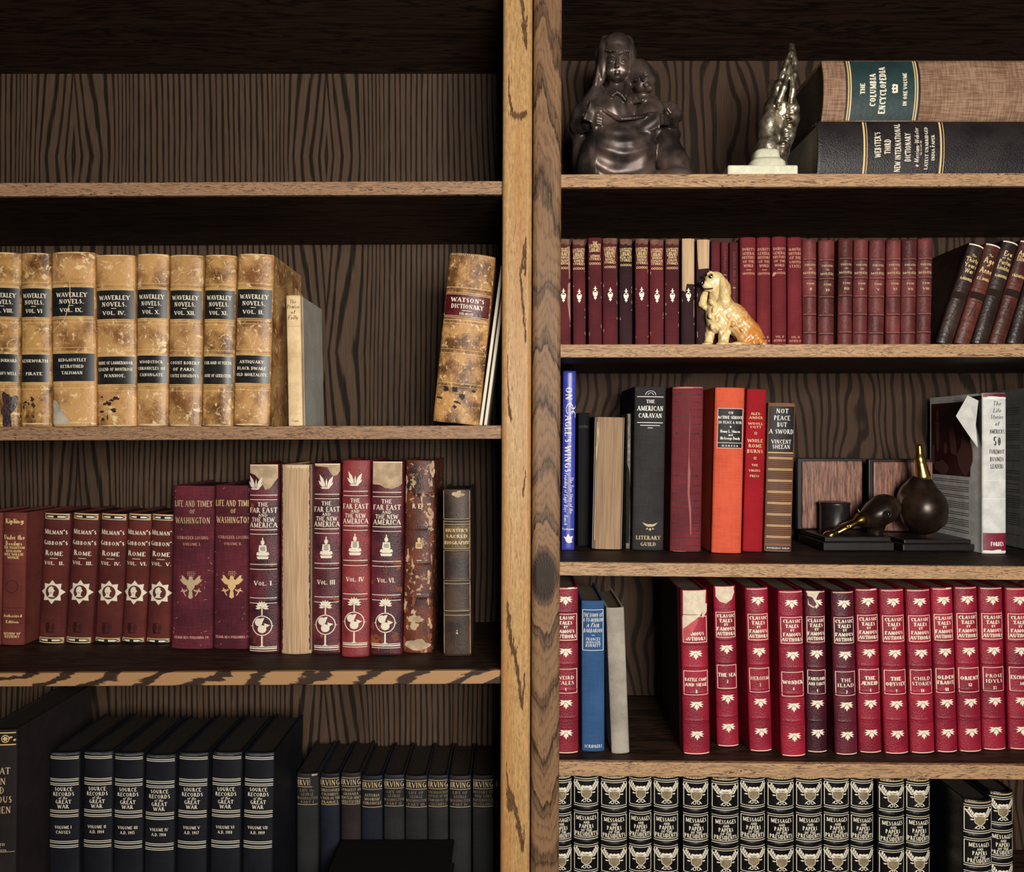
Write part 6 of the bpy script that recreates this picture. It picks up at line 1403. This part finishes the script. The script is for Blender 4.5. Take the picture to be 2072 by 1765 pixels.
for q, (x, y) in enumerate([(1440, 612), (1446, 628), (1438, 640), (1452, 648), (1442, 662), (1475, 640), (1484, 656), (1496, 650), (1502, 668), (1520, 672), (1532, 684), (1508, 690), (1474, 672), (1460, 672), (1526, 696), (1540, 692)]):
    s.ell(x, y, -24 if x > 1460 else -22, 5, 4, 6.5, tilt=20*(-1)**q, k=3)
s.wave(lambda x, d, y: .55*np.sin(x*.5+3*np.sin(y*.09))*np.sin(y*.32+d*.3)*((y > 600) | (x > 1456))).cut_below(base_y)
s.mesh('china_body', t.m, (1480, base_y), kb, e)
def loc(x, y, d): return ((x-1480)*kb, d*kb, (base_y-y)*kb)
def small(name, prims, mat, par=e, org=(1480, 0), k=None, label=None):
    Q_ = [Solid.at(None, *p[:3]) for p in prims]; xs = [p[0] for p in Q_]; ys = [p[1] for p in Q_]; ds = [p[2] for p in prims]; R = max(max(p[3:6]) for p in prims)+3
    q = Solid(min(xs)-R, max(xs)+R, min(ys)-R, max(ys)+R, min(ds)-R, max(ds)+R, .4 if R < 12 else .8)
    for p in prims: q.ell(*p[:6], **(p[6] if len(p) > 6 else {}))
    return q.mesh(name, mat, (org[0], org[1] or base_y), k or kb, par, label)
GB_ = plain('gloss_black_glaze', (.006, .005, .005), .12, 0, .6)
small('nose', [(1421, 572, -12, 5, 5, 4.6), (1419, 576, -12, 4, 4, 3)], GB_); small('eye', [(1438.6, 560, -15.5, 4.6, 3, 4.4)], GB_); small('eye', [(1424, 560, -9, 3, 3, 3.5)], GB_)
small('eye_glint', [(1440.4, 560.6, -18.2, 1.5, .8, 1.7), (1436.6, 558, -18.2, .7, .6, .7)], WHITE)
tu = Solid(1412, 1450, 576, 594, -28, 4, .4); tu.cap([(1419, 585, -15, 1.2), (1430, 585.5, -18.4, 1.3), (1442, 584.4, -17, 1.1)], k=.5); tu.mesh('mouth_line', GB_, (1480, base_y), kb, e)

# ---- pair of duck bookends
t = NT('walnut_plaque_face'); f = t.noise(t.map(scale=(260, 10, 26)), 1, 4, .7); t.bump(f, .2, .0006); WAL = t.fin(t.mix(t.ss(f, .34, .68), c255(84, 54, 46), c255(170, 122, 102)), .38, 0, .5)
EBON = plain('black_lacquered_wood', c255(34, 29, 30), .34, 0, .5, nz=.2)
DUCKB = bronze('brown_patina_bronze', c255(70, 52, 40), .3, .45, 60, .08, dark=c255(34, 24, 19)); GOLD = bronze('polished_brass_bill', c255(226, 196, 112), .26, 1.0, 80, .1, dark=c255(196, 160, 84))
def bookend(label, xw0, xw1, yf, depth, px0, px1, ytop, yplq, bh):
    z0 = shelf_z('R3', px0)+.0003; cx = (xw0+xw1)/2; e = empty('duck_bookend', (cx, yf, z0), label, 'bookend', 'pair of duck head bookends')
    m = MB(); w = (xw1-xw0)/2
    for a, b_, i_ in ((0, bh*.62, 0), (bh*.62, bh, .0035)): m.box(-w+i_, w-i_, i_, depth, a, b_)
    m.obj('base', EBON, e, bevel=.0018)
    kp = kf(yplq); zt = (CY-ytop)*kp-z0; X0, X1 = (px0-CX)*kp-cx, (px1-CX)*kp-cx
    m = MB(); m.box(X0, X1, yplq-yf, yplq-yf+.012, bh, zt); m.obj('plaque', EBON, e, bevel=.0015)
    m = MB(); m.box(X0+.0065, X1-.0025, yplq-yf-.004, yplq-yf, bh+.002, zt-.005); m.obj('walnut_face', WAL, e, bevel=.002)
    return e, cx, z0
e, cx, z0 = bookend('black bookend with a bronze duck head drooping its brass bill', .4925, .6045, .124, .108, 1614, 1746, 927, .222, .022)
kd = kf(.165); Solid.REF = (.165, kd); ox = CX+cx/kd; oy = CY-z0/kd
def dpos(o): o.location = (0, .165-.124, 0); return o
s = Solid(1680, 1860, 960, 1120, -65, 80, 1.1)
s.ell(1781, 1037, -12, 41, 29, 27, tilt=24, k=8).ell(1789, 1027, -8, 29, 28, 27, k=8).cap([(1768, 1046, -10, 19), (1744, 1055, -14, 12)], k=8)
s.cap([(1786, 1024, 8, 22), (1770, 1032, 36, 20), (1758, 1040, 48, 18)], k=8).ell(1797, 1041, -43, 8, 6, 7, k=2, op='-').cap([(1778, 1056, 4, 15), (1770, 1080, 10, 15)], k=8)
s.cut_below(1092); dpos(s.mesh('duck_head', DUCKB, (ox, oy), kd, e))
s = Solid(1640, 1775, 1010, 1110, -60, 20, .9)
s.ell(1708, 1068, -20, 44, 14, 8.5, tilt=28, k=4).ell(1742, 1052, -16, 15, 15, 14, tilt=20, k=6).ell(1679, 1081, -24, 14, 14, 8, tilt=24, k=4).cap([(1744, 1044, -18, 5), (1736, 1032, -16, 2)], k=3).ell(1716, 1066, -32, 4, 3, 1.4, tilt=20, k=1, op='-')
dpos(s.mesh('bill', GOLD, (ox, oy), kd, e, 'polished brass bill'))
dpos(small('eye', [(1797, 1041, -37, 5, 4.4, 5)], GB_, e, (ox, oy), kd))
m = MB(); n = 32; R_ = .0235; V = []
for z, f in ((.022, 1.06), (.026, 1.0), (.066, 1.0), (.069, 1.06), (.0715, 1.02), (.072, .9)): V += [(R_*f*math.cos(2*math.pi*i/n), R_*f*math.sin(2*math.pi*i/n), z) for i in range(n)]
m.add(V, [(j*n+i, j*n+(i+1) % n, (j+1)*n+(i+1) % n, (j+1)*n+i) for j in range(5) for i in range(n)]+[tuple(range(5*n, 6*n))], True)
o = m.obj('mounting_cup', EBON, e); o.location = ((1693-CX)*kf(.185)-cx, .069, 0)
e, cx, z0 = bookend('black bookend with a round bronze duck head, brass bill pointing up', .6200, .7340, .128, .108, 1758, 1888, 929, .228, .018)
kd = kf(.175); Solid.REF = (.175, kd); ox = CX+cx/kd; oy = CY-z0/kd
def dpos2(o): o.location = (0, .175-.128, 0); return o
s = Solid(1770, 1940, 930, 1120, -75, 80, 1.1)
s.ell(1869, 1031, -5, 45, 42, 51, k=8).ell(1862, 985, 0, 26, 26, 24, k=10).cap([(1846, 1000, 16, 25), (1842, 1008, 32, 23), (1844, 1018, 44, 20)], k=10).ell(1905, 1052, -20, 10, 10, 12, k=6)
s.cut_below(1092); dpos2(s.mesh('duck_head', DUCKB, (ox, oy), kd, e))
s = Solid(1835, 1895, 885, 990, -45, 35, .9)
s.cap([(1860, 904, -6, 5.5), (1861, 930, -6, 9), (1867, 964, -6, 14.5)], k=6).cap([(1856, 942, -18, 1.4), (1855, 955, -19, 1.4)], k=1, op='-')
dpos2(s.mesh('bill', GOLD, (ox, oy), kd, e, 'polished brass bill'))
dpos2(small('eye', [(1900, 1012, -26, 3, 3, 3)], GB_, e, (ox, oy), kd))

# ---------------------------------------------------------------- the room the bookcases stand in
WALLM = plain('painted_plaster', c255(70, 62, 56), .9, 0, .2, nz=.1)
for nm, b_, mt in (('wall_back', (-2.2, 2.2, .30, .40, -1.25, 1.45), WALLM), ('floor', (-2.2, 2.2, -3.2, .30, -1.35, -1.25), plain('dark_floorboards', c255(60, 44, 34), .6, 0, .3, nz=.3)), ('ceiling', (-2.2, 2.2, -3.2, .30, 1.45, 1.55), WALLM)):
    m = MB(); m.box(*b_); tag(m.obj(nm, mt), kind='structure')
m = MB(); m.box(-.97, 1.008, .0, .29, -1.2496, -.8004); tag(m.obj('base_cabinet', W_BOARD, bevel=.003), 'dark stained base cabinet standing under both bookcases', 'cabinet')
